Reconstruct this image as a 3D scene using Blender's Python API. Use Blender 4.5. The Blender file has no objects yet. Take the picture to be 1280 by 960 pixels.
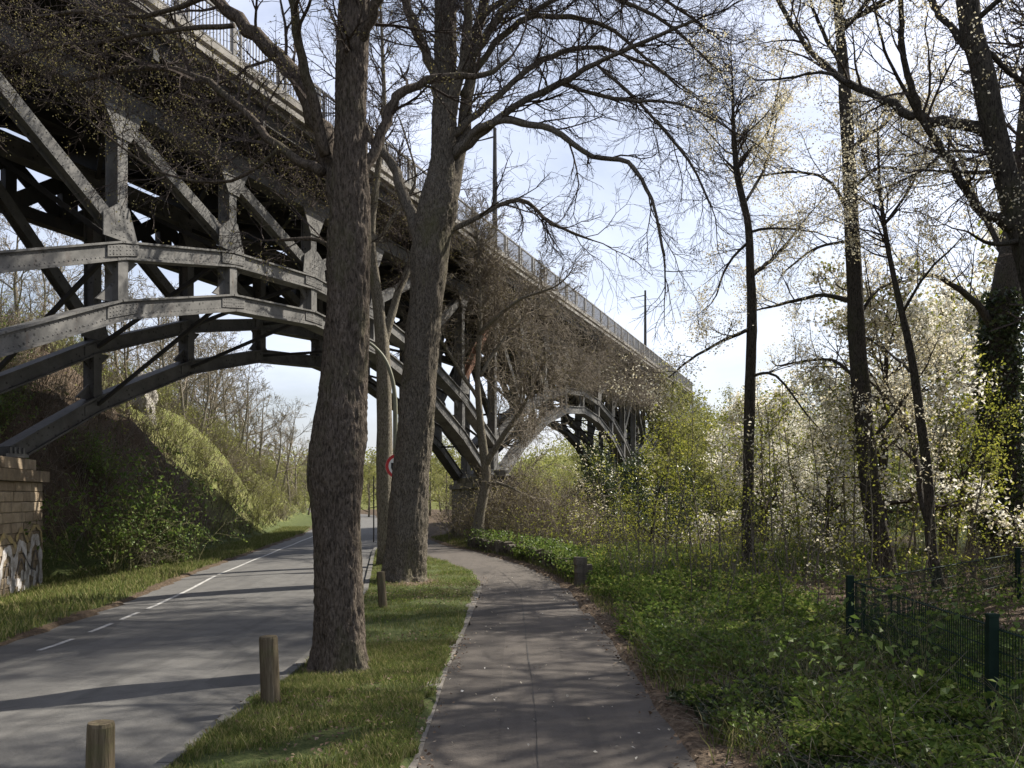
import bpy, math, random
import numpy as np
from mathutils import Vector, Matrix, noise as mnoise

RNG = random.Random(11)
NR = np.random.default_rng(5)
scene = bpy.context.scene
COL = scene.collection
F = 1100.0          # focal length in photo pixels
EYE = 2.2           # camera height
HOR = 620.0         # photo row of the horizon

# ------------------------------------------------------------------ helpers
def at(px, py, Y):
    return Vector(((px - 640) / F * Y, Y, EYE - (py - HOR) / F * Y))

def mesh_np(name, V, Q=None, T=None, mats=(), midx=None, smooth=False):
    me = bpy.data.meshes.new(name)
    V = np.asarray(V, np.float32).reshape(-1, 3)
    nq = 0 if Q is None else len(Q); nt = 0 if T is None else len(T)
    loops = []
    if nq: loops.append(np.asarray(Q, np.int32).reshape(-1))
    if nt: loops.append(np.asarray(T, np.int32).reshape(-1))
    loops = np.concatenate(loops)
    start = np.concatenate([np.arange(nq) * 4, nq * 4 + np.arange(nt) * 3]).astype(np.int32)
    total = np.concatenate([np.full(nq, 4), np.full(nt, 3)]).astype(np.int32)
    me.vertices.add(len(V)); me.vertices.foreach_set('co', V.reshape(-1))
    me.loops.add(len(loops)); me.loops.foreach_set('vertex_index', loops)
    me.polygons.add(nq + nt)
    me.polygons.foreach_set('loop_start', start)
    me.polygons.foreach_set('loop_total', total)
    for m in mats: me.materials.append(m)
    if midx is not None: me.polygons.foreach_set('material_index', np.asarray(midx, np.int32))
    me.polygons.foreach_set('use_smooth', np.full(nq + nt, bool(smooth)))
    me.update(calc_edges=True); me.validate()
    return me

def link(name, me, parent=None):
    o = bpy.data.objects.new(name, me); COL.objects.link(o)
    if parent is not None: o.parent = parent
    return o

def tag(o, label=None, cat=None, group=None, kind=None):
    if label: o['label'] = label
    if cat: o['category'] = cat
    if group: o['group'] = group
    if kind: o['kind'] = kind
    return o

def empty(name, loc, label, cat, group=None, rz=0.0):
    o = bpy.data.objects.new(name, None); COL.objects.link(o)
    o.empty_display_size = 0.3
    o.location = loc; o.rotation_euler = (0, 0, rz)
    return tag(o, label, cat, group)

def copy_tree(o, parent=None):
    c = o.copy(); COL.objects.link(c); c.parent = parent
    for ch in list(o.children): copy_tree(ch, c)
    return c

class Buf:
    """collects geometry (quads and tris with a material slot) for ONE mesh"""
    def __init__(s): s.V = []; s.Q = []; s.T = []; s.mq = []; s.mt = []; s.n = 0
    def add(s, V, Q=None, T=None, m=0):
        V = np.asarray(V, np.float64).reshape(-1, 3)
        if Q is not None and len(Q):
            s.Q.append(np.asarray(Q, np.int64).reshape(-1, 4) + s.n); s.mq.append(np.full(len(s.Q[-1]), m))
        if T is not None and len(T):
            s.T.append(np.asarray(T, np.int64).reshape(-1, 3) + s.n); s.mt.append(np.full(len(s.T[-1]), m))
        s.V.append(V); s.n += len(V)
    def build(s, name, mats, parent=None, smooth=False, origin=None):
        V = np.concatenate(s.V)
        if origin is not None: V = V - np.asarray(origin)
        Q = np.concatenate(s.Q) if s.Q else None; T = np.concatenate(s.T) if s.T else None
        midx = np.concatenate(s.mq + s.mt)
        if not isinstance(mats, (list, tuple)): mats = [mats]
        me = mesh_np(name, V, Q, T, mats, midx, smooth)
        o = link(name, me, parent)
        if origin is not None and parent is None: o.location = origin
        return o

BOXQ = [(0,3,2,1),(4,5,6,7),(0,1,5,4),(1,2,6,5),(2,3,7,6),(3,0,4,7)]
def box(b, lo, hi, m=0):
    x0,y0,z0 = lo; x1,y1,z1 = hi
    b.add([(x0,y0,z0),(x1,y0,z0),(x1,y1,z0),(x0,y1,z0),(x0,y0,z1),(x1,y0,z1),(x1,y1,z1),(x0,y1,z1)], BOXQ, m=m)

def beam(b, p, q, wy, dz, m=0, side=Vector((0,1,0))):
    """box from p to q; wy = size along 'side', dz = size across"""
    p = Vector(p); q = Vector(q); d = (q-p).normalized()
    s = (side - d*side.dot(d)).normalized(); u = s.cross(d).normalized()
    V = []
    for c in (p, q):
        for a, e in ((-1,-1),(1,-1),(1,1),(-1,1)):
            V.append(c + s*(a*wy/2) + u*(e*dz/2))
    b.add([tuple(v) for v in V], BOXQ, m=m)

def sweep(b, pts, rad, K=8, m=0, cap=True, rough=0.0, ridge=0.0, seed=0, flare=0.0):
    """swept tube with parallel-transported rings"""
    pts = [Vector(p) for p in pts]; n = len(pts)
    tang = []
    for i in range(n):
        a = pts[max(i-1,0)]; c = pts[min(i+1,n-1)]
        t = (c-a); tang.append(t.normalized() if t.length > 1e-9 else Vector((0,0,1)))
    ref = Vector((1,0,0)) if abs(tang[0].x) < 0.9 else Vector((0,1,0))
    u = (ref - tang[0]*ref.dot(tang[0])).normalized()
    V = []
    ang = [2*math.pi*k/K for k in range(K)]
    for i in range(n):
        t = tang[i]
        u = (u - t*u.dot(t))
        u = u.normalized() if u.length > 1e-6 else t.orthogonal().normalized()
        w = t.cross(u)
        for a in ang:
            r = rad[i]
            if rough or ridge:
                ca, sa = math.cos(a), math.sin(a)
                if flare:
                    hh = max(pts[i].z-pts[0].z, 0); r *= 1 + flare*math.exp(-hh/.22)*(.55+.45*math.sin(5*a+seed)+.3*math.sin(3*a+2*seed)) + .10*max(0, mnoise.noise((ca*1.9+seed*3, sa*1.9, pts[i].z*2.2)))
                if rough: r *= 1 + rough*mnoise.noise((ca*1.3+seed, sa*1.3, pts[i].z*0.9))
                if ridge:
                    v = mnoise.noise((ca*rad[i]*26+seed, sa*rad[i]*26, pts[i].z*4.5 + seed))
                    v2 = mnoise.noise((ca*rad[i]*60+seed, sa*rad[i]*60, pts[i].z*12 + seed))
                    r += ridge*(0.5-abs(v)*1.6 + 0.35*v2)
            V.append(pts[i] + u*(math.cos(a)*r) + w*(math.sin(a)*r))
    Q = []
    for i in range(n-1):
        for k in range(K):
            k2 = (k+1) % K
            Q.append((i*K+k, i*K+k2, (i+1)*K+k2, (i+1)*K+k))
    T = []
    if cap:
        V.append(pts[-1]); e = len(V)-1
        for k in range(K): T.append(((n-1)*K+k, (n-1)*K+(k+1)%K, e))
        V.append(pts[0]); e = len(V)-1
        for k in range(K): T.append(((k+1)%K, k, e))
    b.add([tuple(v) for v in V], Q, T, m)

def prisms(b, P0, P1, R0, R1, K=3, m=0):
    P0 = np.asarray(P0, float); P1 = np.asarray(P1, float); R0 = np.asarray(R0, float); R1 = np.asarray(R1, float)
    if len(P0) == 0: return
    d = P1-P0; L = np.linalg.norm(d, axis=1, keepdims=True); d = d/np.maximum(L, 1e-9)
    ref = np.where(np.abs(d[:, 2:3]) < 0.8, np.array([[0,0,1.0]]), np.array([[1.0,0,0]]))
    u = np.cross(d, ref); u /= np.linalg.norm(u, axis=1, keepdims=True); w = np.cross(d, u)
    V = np.empty((len(P0), 2*K, 3))
    for k in range(K):
        a = 2*math.pi*k/K
        o = u*math.cos(a) + w*math.sin(a)
        V[:, k] = P0 + o*R0[:, None]; V[:, K+k] = P1 + o*R1[:, None]
    base = (np.arange(len(P0))*2*K)[:, None]
    Q = np.concatenate([base + np.array([[k, (k+1)%K, K+(k+1)%K, K+k]]) for k in range(K)])
    b.add(V.reshape(-1, 3), Q, m=m)

def leaves(b, C, size, m=0, aspect=0.6, flat=0.0, fold=0.15, rng=NR, up=None):
    """leaf-shaped quads round the centres C; flat 0 = any way up, 1 = lying level"""
    C = np.asarray(C, float); n = len(C)
    if n == 0: return
    nrm = rng.normal(size=(n,3)); nrm[:,2] = nrm[:,2]*(1-flat) + flat*(1.4+np.abs(nrm[:,2]))
    nrm /= np.linalg.norm(nrm, axis=1, keepdims=True)
    u = rng.normal(size=(n,3)); u -= nrm*np.sum(u*nrm, axis=1, keepdims=True); u /= np.linalg.norm(u, axis=1, keepdims=True)
    v = np.cross(nrm, u)
    s = np.asarray(size)*rng.uniform(0.6, 1.3, n); s = s[:,None]
    lift = nrm*s*fold
    V = np.stack([C-u*s*0.5, C+v*s*aspect*0.5+lift-u*s*0.08, C+u*s*0.5, C-v*s*aspect*0.5+lift-u*s*0.08], axis=1)
    base = (np.arange(n)*4)[:,None]
    b.add(V.reshape(-1,3), base+np.array([[0,1,2,3]]), m=m)

# ------------------------------------------------------------------ materials
def newmat(name):
    m = bpy.data.materials.new(name); m.use_nodes = True
    nt = m.node_tree; nt.nodes.clear()
    out = nt.nodes.new('ShaderNodeOutputMaterial')
    return m, nt, out
def N(nt, t, **kw):
    n = nt.nodes.new(t)
    for k, v in kw.items():
        if hasattr(n, k) and k not in n.inputs: setattr(n, k, v)
        else: n.inputs[k].default_value = v
    return n
def ramp(nt, stops, fac, interp='LINEAR'):
    r = nt.nodes.new('ShaderNodeValToRGB'); r.color_ramp.interpolation = interp
    e = r.color_ramp.elements
    while len(e) < len(stops): e.new(0.5)
    for el, (p, c) in zip(e, stops):
        el.position = p; el.color = (*c, 1) if len(c) == 3 else c
    nt.links.new(fac, r.inputs[0]); return r.outputs[0]
def mixc(nt, fac, a, b, blend='MIX'):
    m = nt.nodes.new('ShaderNodeMix'); m.data_type = 'RGBA'; m.blend_type = blend
    if isinstance(fac, (int, float)): m.inputs[0].default_value = fac
    else: nt.links.new(fac, m.inputs[0])
    for i, v in ((6, a), (7, b)):
        if isinstance(v, tuple): m.inputs[i].default_value = (*v, 1)
        else: nt.links.new(v, m.inputs[i])
    return m.outputs[2]
def coord(nt, kind='Object', scale=(1,1,1)):
    tc = nt.nodes.new('ShaderNodeTexCoord'); mp = nt.nodes.new('ShaderNodeMapping')
    mp.inputs['Scale'].default_value = scale
    nt.links.new(tc.outputs[kind], mp.inputs[0]); return mp.outputs[0]
def noise(nt, vec, scale, detail=5, rough=0.6, dist=0.0):
    n = nt.nodes.new('ShaderNodeTexNoise'); nt.links.new(vec, n.inputs['Vector'])
    n.inputs['Scale'].default_value = scale; n.inputs['Detail'].default_value = detail
    n.inputs['Roughness'].default_value = rough; n.inputs['Distortion'].default_value = dist
    return n.outputs[0]
def voro(nt, vec, scale, feature='F1', out='Distance'):
    n = nt.nodes.new('ShaderNodeTexVoronoi'); n.feature = feature; nt.links.new(vec, n.inputs['Vector'])
    n.inputs['Scale'].default_value = scale; return n.outputs[out]
def bump(nt, h, strength=0.5, dist=0.02):
    b = nt.nodes.new('ShaderNodeBump'); b.inputs['Strength'].default_value = strength
    b.inputs['Distance'].default_value = dist; nt.links.new(h, b.inputs['Height']); return b.outputs[0]
def principled(nt, out, col, rough=0.85, normal=None, metal=0.0, spec=0.3):
    p = nt.nodes.new('ShaderNodeBsdfPrincipled')
    if isinstance(col, tuple): p.inputs['Base Color'].default_value = (*col, 1)
    else: nt.links.new(col, p.inputs['Base Color'])
    if isinstance(rough, (int, float)): p.inputs['Roughness'].default_value = rough
    else: nt.links.new(rough, p.inputs['Roughness'])
    p.inputs['Metallic'].default_value = metal
    p.inputs['Specular IOR Level'].default_value = spec
    if normal is not None: nt.links.new(normal, p.inputs['Normal'])
    nt.links.new(p.outputs[0], out.inputs[0]); return p

def leafmat(name, stops, trans=0.45, rough=0.6, spec=0.25):
    m, nt, out = newmat(name)
    g = nt.nodes.new('ShaderNodeNewGeometry')
    c = ramp(nt, stops, g.outputs['Random Per Island'])
    p = nt.nodes.new('ShaderNodeBsdfPrincipled'); nt.links.new(c, p.inputs['Base Color'])
    p.inputs['Roughness'].default_value = rough; p.inputs['Specular IOR Level'].default_value = spec
    t = nt.nodes.new('ShaderNodeBsdfTranslucent'); nt.links.new(c, t.inputs[0])
    mx = nt.nodes.new('ShaderNodeMixShader'); mx.inputs[0].default_value = trans
    nt.links.new(p.outputs[0], mx.inputs[1]); nt.links.new(t.outputs[0], mx.inputs[2])
    nt.links.new(mx.outputs[0], out.inputs[0]); return m

def barkmat(name, dark, light, moss=None, mossamt=0.5, scale=1.0, bstr=0.9):
    m, nt, out = newmat(name)
    v = coord(nt, 'Object', (10*scale, 10*scale, 3.2*scale))
    a = noise(nt, v, 2.2, 6, 0.65, 0.4)
    v2 = coord(nt, 'Object', (28*scale, 28*scale, 9*scale))
    b2 = noise(nt, v2, 1.5, 4, 0.6, 0.6)
    c = ramp(nt, [(0.32, dark), (0.5, tuple((x+y)/2 for x, y in zip(dark, light))), (0.68, light)], a)
    c = mixc(nt, 0.55, c, ramp(nt, [(0.40,tuple(x*0.35 for x in dark)), (0.56, light)], b2))
    if moss:
        v3 = coord(nt, 'Object', (1,1,0.5)); mo = noise(nt, v3, 1.3, 6, 0.7)
        f = ramp(nt, [(1-mossamt-0.08, (0,0,0)), (1-mossamt+0.12, (0.75,0.75,0.75))], mo)
        c = mixc(nt, f, c, moss)
    ad = nt.nodes.new('ShaderNodeMath'); ad.operation = 'ADD'
    nt.links.new(a, ad.inputs[0]); nt.links.new(b2, ad.inputs[1])
    principled(nt, out, c, 0.95, bump(nt, ad.outputs[0], bstr, 0.05), spec=0.1); return m

M = {}
M['bark_a'] = barkmat('bark_ridged', (0.05,0.041,0.033), (0.165,0.135,0.108), (0.10,0.10,0.05), 0.40)
M['bark_b'] = barkmat('bark_mossy', (0.06,0.053,0.042), (0.21,0.182,0.145), (0.13,0.125,0.06), 0.38)
M['bark_pale'] = barkmat('bark_pale', (0.10,0.085,0.065), (0.28,0.25,0.195), (0.15,0.15,0.075), 0.38)
M['bark_dark'] = barkmat('bark_dark', (0.03,0.027,0.022), (0.105,0.092,0.075), (0.07,0.075,0.035), 0.38)
M['twig'] = barkmat('twig_bark', (0.055,0.043,0.04), (0.13,0.105,0.09), None)
M['twig_brown'] = barkmat('twig_dry_brown', (0.13,0.108,0.085), (0.32,0.275,0.215), None)
M['twig_olive'] = barkmat('twig_olive', (0.09,0.085,0.04), (0.20,0.19,0.10), None)
M['bud'] = leafmat('buds', [(0,(0.16,0.14,0.05)),(0.6,(0.25,0.22,0.08)),(1,(0.36,0.31,0.14))], 0.3)
M['blossom'] = leafmat('blossom', [(0,(0.62,0.55,0.38)),(0.5,(0.80,0.77,0.66)),(1,(0.88,0.87,0.82))], 0.45)
M['blossom_dim'] = leafmat('young_leaf_cream', [(0,(0.46,0.39,0.2)),(0.5,(0.68,0.62,0.44)),(1,(0.84,0.81,0.69))], 0.5)
M['leaf_yg'] = leafmat('leaf_yellow_green', [(0,(0.13,0.15,0.02)),(0.5,(0.24,0.26,0.04)),(1,(0.36,0.34,0.07))], 0.5)
M['leaf_willow'] = leafmat('leaf_willow', [(0,(0.14,0.15,0.035)),(0.5,(0.23,0.24,0.065)),(1,(0.33,0.31,0.12))], 0.4)
M['leaf_dark'] = leafmat('leaf_dark', [(0,(0.02,0.032,0.012)),(0.6,(0.045,0.065,0.022)),(1,(0.09,0.11,0.04))], 0.2, 0.4, 0.4)
M['leaf_mid'] = leafmat('leaf_mid', [(0,(0.06,0.10,0.02)),(0.6,(0.115,0.17,0.036)),(1,(0.20,0.25,0.06))], 0.4, 0.5)
M['cover'] = leafmat('ground_cover_leaf', [(0,(0.06,0.10,0.02)),(0.5,(0.125,0.185,0.036)),(0.8,(0.21,0.265,0.055)),(1,(0.33,0.32,0.11))], 0.35, 0.7, 0.1)
M['grass'] = leafmat('grass_blade', [(0,(0.07,0.095,0.025)),(0.45,(0.13,0.16,0.042)),(0.75,(0.21,0.21,0.075)),(1,(0.34,0.285,0.15))], 0.35, 0.7, 0.1)
M['dryleaf'] = leafmat('dry_leaf', [(0,(0.07,0.045,0.03)),(0.5,(0.14,0.095,0.065)),(0.9,(0.25,0.18,0.12)),(1,(0.42,0.36,0.28))], 0.15, 0.8)
M['petal'] = leafmat('fallen_petal', [(0,(0.28,0.22,0.15)),(0.5,(0.45,0.40,0.30)),(1,(0.7,0.67,0.6))], 0.1, 0.8)

def steel(name, base, light, rust=0.35, dots=True):
    m, nt, out = newmat(name)
    v = coord(nt, 'Object')
    a = noise(nt, v, 1.7, 8, 0.7, 0.3)
    c = ramp(nt, [(0.3, base), (0.65, light)], a)
    s = noise(nt, coord(nt, 'Object', (1,1,0.25)), 3.5, 6, 0.75)
    c = mixc(nt, ramp(nt, [(0.56,(0,0,0)),(0.74,(rust,)*3)], s), c, (0.10,0.058,0.035))
    h = noise(nt, v, 30, 3, 0.6)
    if dots:
        d = voro(nt, v, 6.5); gate = noise(nt, v, 2.6, 4, 0.6)
        sp = mixc(nt, 1.0, ramp(nt, [(0.15,(0.8,)*3),(0.26,(0,0,0))], d), ramp(nt, [(0.42,(0,0,0)),(0.5,(1,1,1))], gate), 'MULTIPLY')
        c = mixc(nt, sp, c, tuple(x*0.3 for x in base))
    principled(nt, out, c, 0.75, bump(nt, h, 0.25, 0.01), spec=0.3); return m
M['steel'] = steel('painted_steel_shaded', (0.05,0.048,0.045), (0.11,0.105,0.097))  # darker copy of the near rib paint, deck shade put into its colour
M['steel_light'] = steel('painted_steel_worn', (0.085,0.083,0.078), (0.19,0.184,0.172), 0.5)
M['steel_dark'] = steel('under_deck_shade_steel', (0.022,0.021,0.02), (0.045,0.043,0.04), 0.3, False)  # near-black tone puts the under-deck shade into the steel colour
M['steel_rust'] = steel('red_lead_steel', (0.15,0.075,0.045), (0.27,0.14,0.09), 0.5)

def simple(name, c0, c1, sc, rough=0.85, bstr=0.3, bd=0.01, spec=0.25, metal=0.0):
    m, nt, out = newmat(name); v = coord(nt, 'Object')
    a = noise(nt, v, sc, 6, 0.65); f = noise(nt, v, sc*9, 3, 0.6)
    principled(nt, out, ramp(nt, [(0.32,c0),(0.68,c1)], a), rough, bump(nt, f, bstr, bd), metal, spec); return m
M['concrete'] = simple('deck_concrete', (0.15,0.142,0.128), (0.32,0.30,0.27), 1.4)
M['rail'] = simple('railing_paint', (0.16,0.16,0.155), (0.26,0.25,0.24), 3.0)
M['kerb'] = simple('kerb_stone', (0.08,0.077,0.07), (0.14,0.133,0.12), 5.0)
M['edging'] = simple('edging_stone', (0.12,0.11,0.095), (0.20,0.18,0.155), 4.0)
M['greenmetal'] = simple('green_painted_metal', (0.006,0.018,0.012), (0.011,0.029,0.019), 6.0, 0.7, 0.1, 0.003, 0.2)
M['lamp_metal'] = simple('lamp_post_paint', (0.15,0.155,0.11), (0.24,0.235,0.17), 2.5, 0.6, 0.1)
M['pole_dark'] = simple('dark_pole_paint', (0.03,0.03,0.03), (0.07,0.065,0.06), 2.5, 0.6, 0.1)
M['white'] = simple('sign_white', (0.70,0.70,0.68), (0.80,0.80,0.78), 4.0, 0.4, 0.02)
M['red'] = simple('sign_red', (0.45,0.03,0.035), (0.55,0.05,0.05), 4.0, 0.4, 0.02)
M['black'] = simple('sign_black', (0.015,0.015,0.015), (0.03,0.03,0.03), 4.0, 0.5, 0.02)
M['rock'] = simple('grey_rock', (0.20,0.185,0.16), (0.40,0.375,0.33), 0.8, 0.9, 0.9, 0.2)
def spray(name, col):
    m, nt, out = newmat(name); v = coord(nt, 'Object'); a = noise(nt, v, 5, 7, 0.75); f = noise(nt, v, 30, 4, 0.6)
    c = mixc(nt, ramp(nt, [(.36,(.15,)*3),(.58,(1,1,1))], a), (0.22,0.18,0.13), col)
    principled(nt, out, c, 0.85, bump(nt, f, .7, .02), spec=.15); return m
M['spray_white'] = spray('spray_white', (0.58,0.56,0.56))
M['spray_yellow'] = spray('spray_yellow', (0.40,0.31,0.14))
M['spray_grey'] = spray('spray_grey', (0.10,0.095,0.11))
M['carpaint'] = simple('blue_car_paint', (0.03,0.05,0.11), (0.035,0.06,0.13), 1.0, 0.25, 0.0, 0.01, 0.6)
M['carglass'] = simple('car_glass', (0.25,0.30,0.36), (0.28,0.33,0.39), 1.0, 0.08, 0.0, 0.01, 0.8)
M['rubber'] = simple('tyre_rubber', (0.015,0.015,0.015), (0.03,0.03,0.03), 9.0)

def wood_mat():
    m, nt, out = newmat('weathered_wood')
    v = coord(nt, 'Object', (14,14,1.0)); a = noise(nt, v, 2.0, 6, 0.7, 0.5)
    g = noise(nt, coord(nt, 'Object'), 4, 4, 0.6)
    c = ramp(nt, [(0.3,(0.05,0.04,0.026)),(0.55,(0.125,0.10,0.066)),(0.75,(0.21,0.175,0.12))], a)
    c = mixc(nt, ramp(nt, [(0.5,(0,0,0)),(0.72,(0.7,)*3)], g), c, (0.10,0.105,0.045))
    principled(nt, out, c, 0.9, bump(nt, a, 0.6, 0.02), spec=0.1); return m
M['wood'] = wood_mat()

def asphalt(name, base, light, seam=False):
    m, nt, out = newmat(name); v = coord(nt, 'Object')
    big = noise(nt, coord(nt, 'Object', (1,0.35,1)), 0.5, 6, 0.65)
    grit = noise(nt, v, 55, 3, 0.8); patch = noise(nt, v, 2.2, 7, 0.7)
    c = ramp(nt, [(0.3,base),(0.7,light)], big)
    c = mixc(nt, 0.35, c, ramp(nt, [(0.3,tuple(x*0.55 for x in base)),(0.7,tuple(x*1.25 for x in light))], grit))
    c = mixc(nt, 0.35, c, ramp(nt, [(0.35,tuple(x*0.7 for x in base)),(0.62,light)], patch))
    cr = voro(nt, coord(nt, 'Object', (1,0.6,1)), 0.45, 'DISTANCE_TO_EDGE')
    w = noise(nt, v, 3, 4); 
    ad = nt.nodes.new('ShaderNodeMath'); ad.operation='MULTIPLY_ADD'; ad.inputs[1].default_value=0.05; nt.links.new(w, ad.inputs[0]); nt.links.new(cr, ad.inputs[2])
    c = mixc(nt, ramp(nt, [(0.024,(0.28,)*3),(0.034,(0,0,0))], ad.outputs[0]), c, tuple(x*0.35 for x in base))
    st = noise(nt, coord(nt, 'Object', (3.2,0.16,1)), 1.0, 5, 0.7); c = mixc(nt, ramp(nt, [(.5,(0,0,0)),(.72,(.5,)*3)], st), c, tuple(x*0.6 for x in base))
    pt = voro(nt, coord(nt, 'Object', (0.5,0.22,1)), 0.8, 'F1', 'Color'); sc_ = nt.nodes.new('ShaderNodeSeparateColor'); nt.links.new(pt, sc_.inputs[0])
    c = mixc(nt, ramp(nt, [(.80,(0,0,0)),(.81,(.35,)*3)], sc_.outputs[0]), c, tuple(x*0.62 for x in base))
    principled(nt, out, c, 0.85, bump(nt, grit, 0.5, 0.012), spec=0.3); return m
M['asphalt'] = asphalt('road_asphalt', (0.078,0.075,0.071), (0.135,0.130,0.120))
M['path'] = asphalt('path_asphalt', (0.060,0.051,0.043), (0.105,0.090,0.076))
M['asphalt_dark'] = simple('tar', (0.04,0.038,0.036), (0.07,0.065,0.06), 5.0)
M['paint'] = simple('road_paint', (0.20,0.195,0.18), (0.50,0.49,0.47), 9.0, 0.7)

def terrain_mat():
    m, nt, out = newmat('earth_and_turf')
    at_ = nt.nodes.new('ShaderNodeAttribute'); at_.attribute_name = 'zone'
    sp = nt.nodes.new('ShaderNodeSeparateColor'); nt.links.new(at_.outputs['Color'], sp.inputs[0])
    v = coord(nt, 'Object'); n1 = noise(nt, v, 1.1, 8, 0.7); n2 = noise(nt, v, 14, 5, 0.75); n3 = noise(nt, v, 0.35, 5, 0.6)
    soil = ramp(nt, [(0.3,(0.035,0.026,0.018)),(0.55,(0.085,0.062,0.042)),(0.75,(0.15,0.115,0.08))], n2)
    turf = ramp(nt, [(0.3,(0.035,0.048,0.018)),(0.55,(0.075,0.09,0.032)),(0.75,(0.14,0.13,0.06))], n2)
    litter = ramp(nt, [(0.3,(0.05,0.036,0.025)),(0.5,(0.11,0.08,0.055)),(0.75,(0.22,0.17,0.12))], n2)
    bank = ramp(nt, [(0.3,(0.07,0.075,0.025)),(0.5,(0.13,0.14,0.045)),(0.75,(0.20,0.18,0.09))], n1)
    def soft(ch):
        a = nt.nodes.new('ShaderNodeMath'); a.operation = 'MULTIPLY_ADD'; a.inputs[1].default_value = 0.7; a.inputs[2].default_value = -0.35
        nt.links.new(n1, a.inputs[0])
        b_ = nt.nodes.new('ShaderNodeMath'); b_.operation = 'ADD'; nt.links.new(a.outputs[0], b_.inputs[0]); nt.links.new(ch, b_.inputs[1])
        return ramp(nt, [(0.38,(0,0,0)),(0.62,(1,1,1))], b_.outputs[0])
    c = mixc(nt, soft(sp.outputs[0]), soil, turf)
    c = mixc(nt, soft(sp.outputs[1]), c, litter)
    c = mixc(nt, soft(sp.outputs[2]), c, bank)
    principled(nt, out, c, 0.95, bump(nt, n2, 0.8, 0.05), spec=0.1); return m
M['terrain'] = terrain_mat()

def water_mat():
    m, nt, out = newmat('river_water'); v = coord(nt, 'Object', (1,2.2,1))
    h = noise(nt, v, 1.6, 4, 0.6)
    principled(nt, out, (0.012,0.016,0.010), 0.06, bump(nt, h, 0.18, 0.05), spec=0.5); return m
M['water'] = water_mat()

def masonry(name, s0, s1, mortar, bw, bh):
    m, nt, out = newmat(name); v = coord(nt, 'Object')
    g = nt.nodes.new('ShaderNodeNewGeometry')
    c = ramp(nt, [(0.0,s0),(0.45,tuple((x+y)/2 for x,y in zip(s0,s1))),(1.0,s1)], g.outputs['Random Per Island'])
    a = noise(nt, v, 3.0, 8, 0.7); f = noise(nt, v, 22, 5, 0.7)
    c = mixc(nt, 0.6, c, ramp(nt, [(0.3,(0.3,0.28,0.26)),(0.7,(1.25,1.2,1.12))], a), 'MULTIPLY')
    dirt = noise(nt, coord(nt, 'Object', (2.5,2.5,0.4)), 1.0, 5, 0.7)
    c = mixc(nt, ramp(nt, [(0.52,(0,0,0)),(0.72,(0.75,)*3)], dirt), c, (0.06,0.052,0.042))
    ad = nt.nodes.new('ShaderNodeMath'); ad.operation = 'ADD'; nt.links.new(a, ad.inputs[0]); nt.links.new(f, ad.inputs[1])
    principled(nt, out, c, 0.92, bump(nt, ad.outputs[0], 0.8, 0.04), spec=0.15); return m
M['sandstone'] = masonry('sandstone_blocks', (0.23,0.18,0.125), (0.43,0.355,0.26), None, 1, 1)
M['mortar'] = simple('mortar', (0.13,0.11,0.085), (0.21,0.18,0.14), 6.0)
M['darkstone'] = masonry('dark_rubble', (0.08,0.072,0.06), (0.19,0.17,0.14), None, 1, 1)
M['pierstone'] = masonry('grey_pier_blocks', (0.12,0.105,0.085), (0.25,0.22,0.18), None, 1, 1)

# ------------------------------------------------------------------ ground layout
def I(Y, ys, xs): return np.interp(Y, ys, xs)
def road_l(Y): return I(Y, [-30,0,13,17.5,25,50,100,160,300], [-7.6,-7.4,-7.45,-7.85,-9.0,-11.8,-21,-44,-120])
def road_r(Y): return I(Y, [-30,0,7,11.5,20,34.6,50,100,160,300], [-2.85,-2.85,-2.84,-2.75,-3.4,-5.5,-7.1,-15.5,-37,-110])
def path_l(Y): return I(Y, [-30,7,11,16,21,25.5,30,34,38,300], [-.76,-.76,-.8,-.73,-.71,-1.16,-2.4,-4.0,-5.3,-5.3])
def path_r(Y): return I(Y, [-30,7,10,14,20,24,28,34.6,38.4,45,300], [1.42,1.42,1.5,1.42,1.32,.9,.26,-1.5,-2.9,-4.4,-4.4])
PATH_END = 46.0
def bank_x(Y): return I(Y, [-30,10,22,30,34,42,60,110,300], [120,60,30,18,10.5,6.5,4,-2,-20])
def farbank_x(Y): return I(Y, [-30,40,60,70,74,80,95,140,300], [400,300,120,60,35,22,14,5,-15])
def sstep(a, b, x):
    t = np.clip((x-a)/(b-a), 0, 1); return t*t*(3-2*t)
def vnoise(X, Y, s, seed=0):
    """cheap smooth value noise, vectorised"""
    x = X/s + seed*17.3; y = Y/s - seed*9.1
    xi = np.floor(x); yi = np.floor(y); fx = x-xi; fy = y-yi
    fx = fx*fx*(3-2*fx); fy = fy*fy*(3-2*fy)
    def h(a, b):
        v = np.sin(a*127.1 + b*311.7 + seed*74.7)*43758.5453; return v-np.floor(v)
    return (h(xi,yi)*(1-fx)+h(xi+1,yi)*fx)*(1-fy) + (h(xi,yi+1)*(1-fx)+h(xi+1,yi+1)*fx)*fy
def toe(Y): return I(Y, [-30,20,26,31,36,60,300], [7.5,7.0,4.6,2.6,1.9,2.2,2.5])
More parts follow.
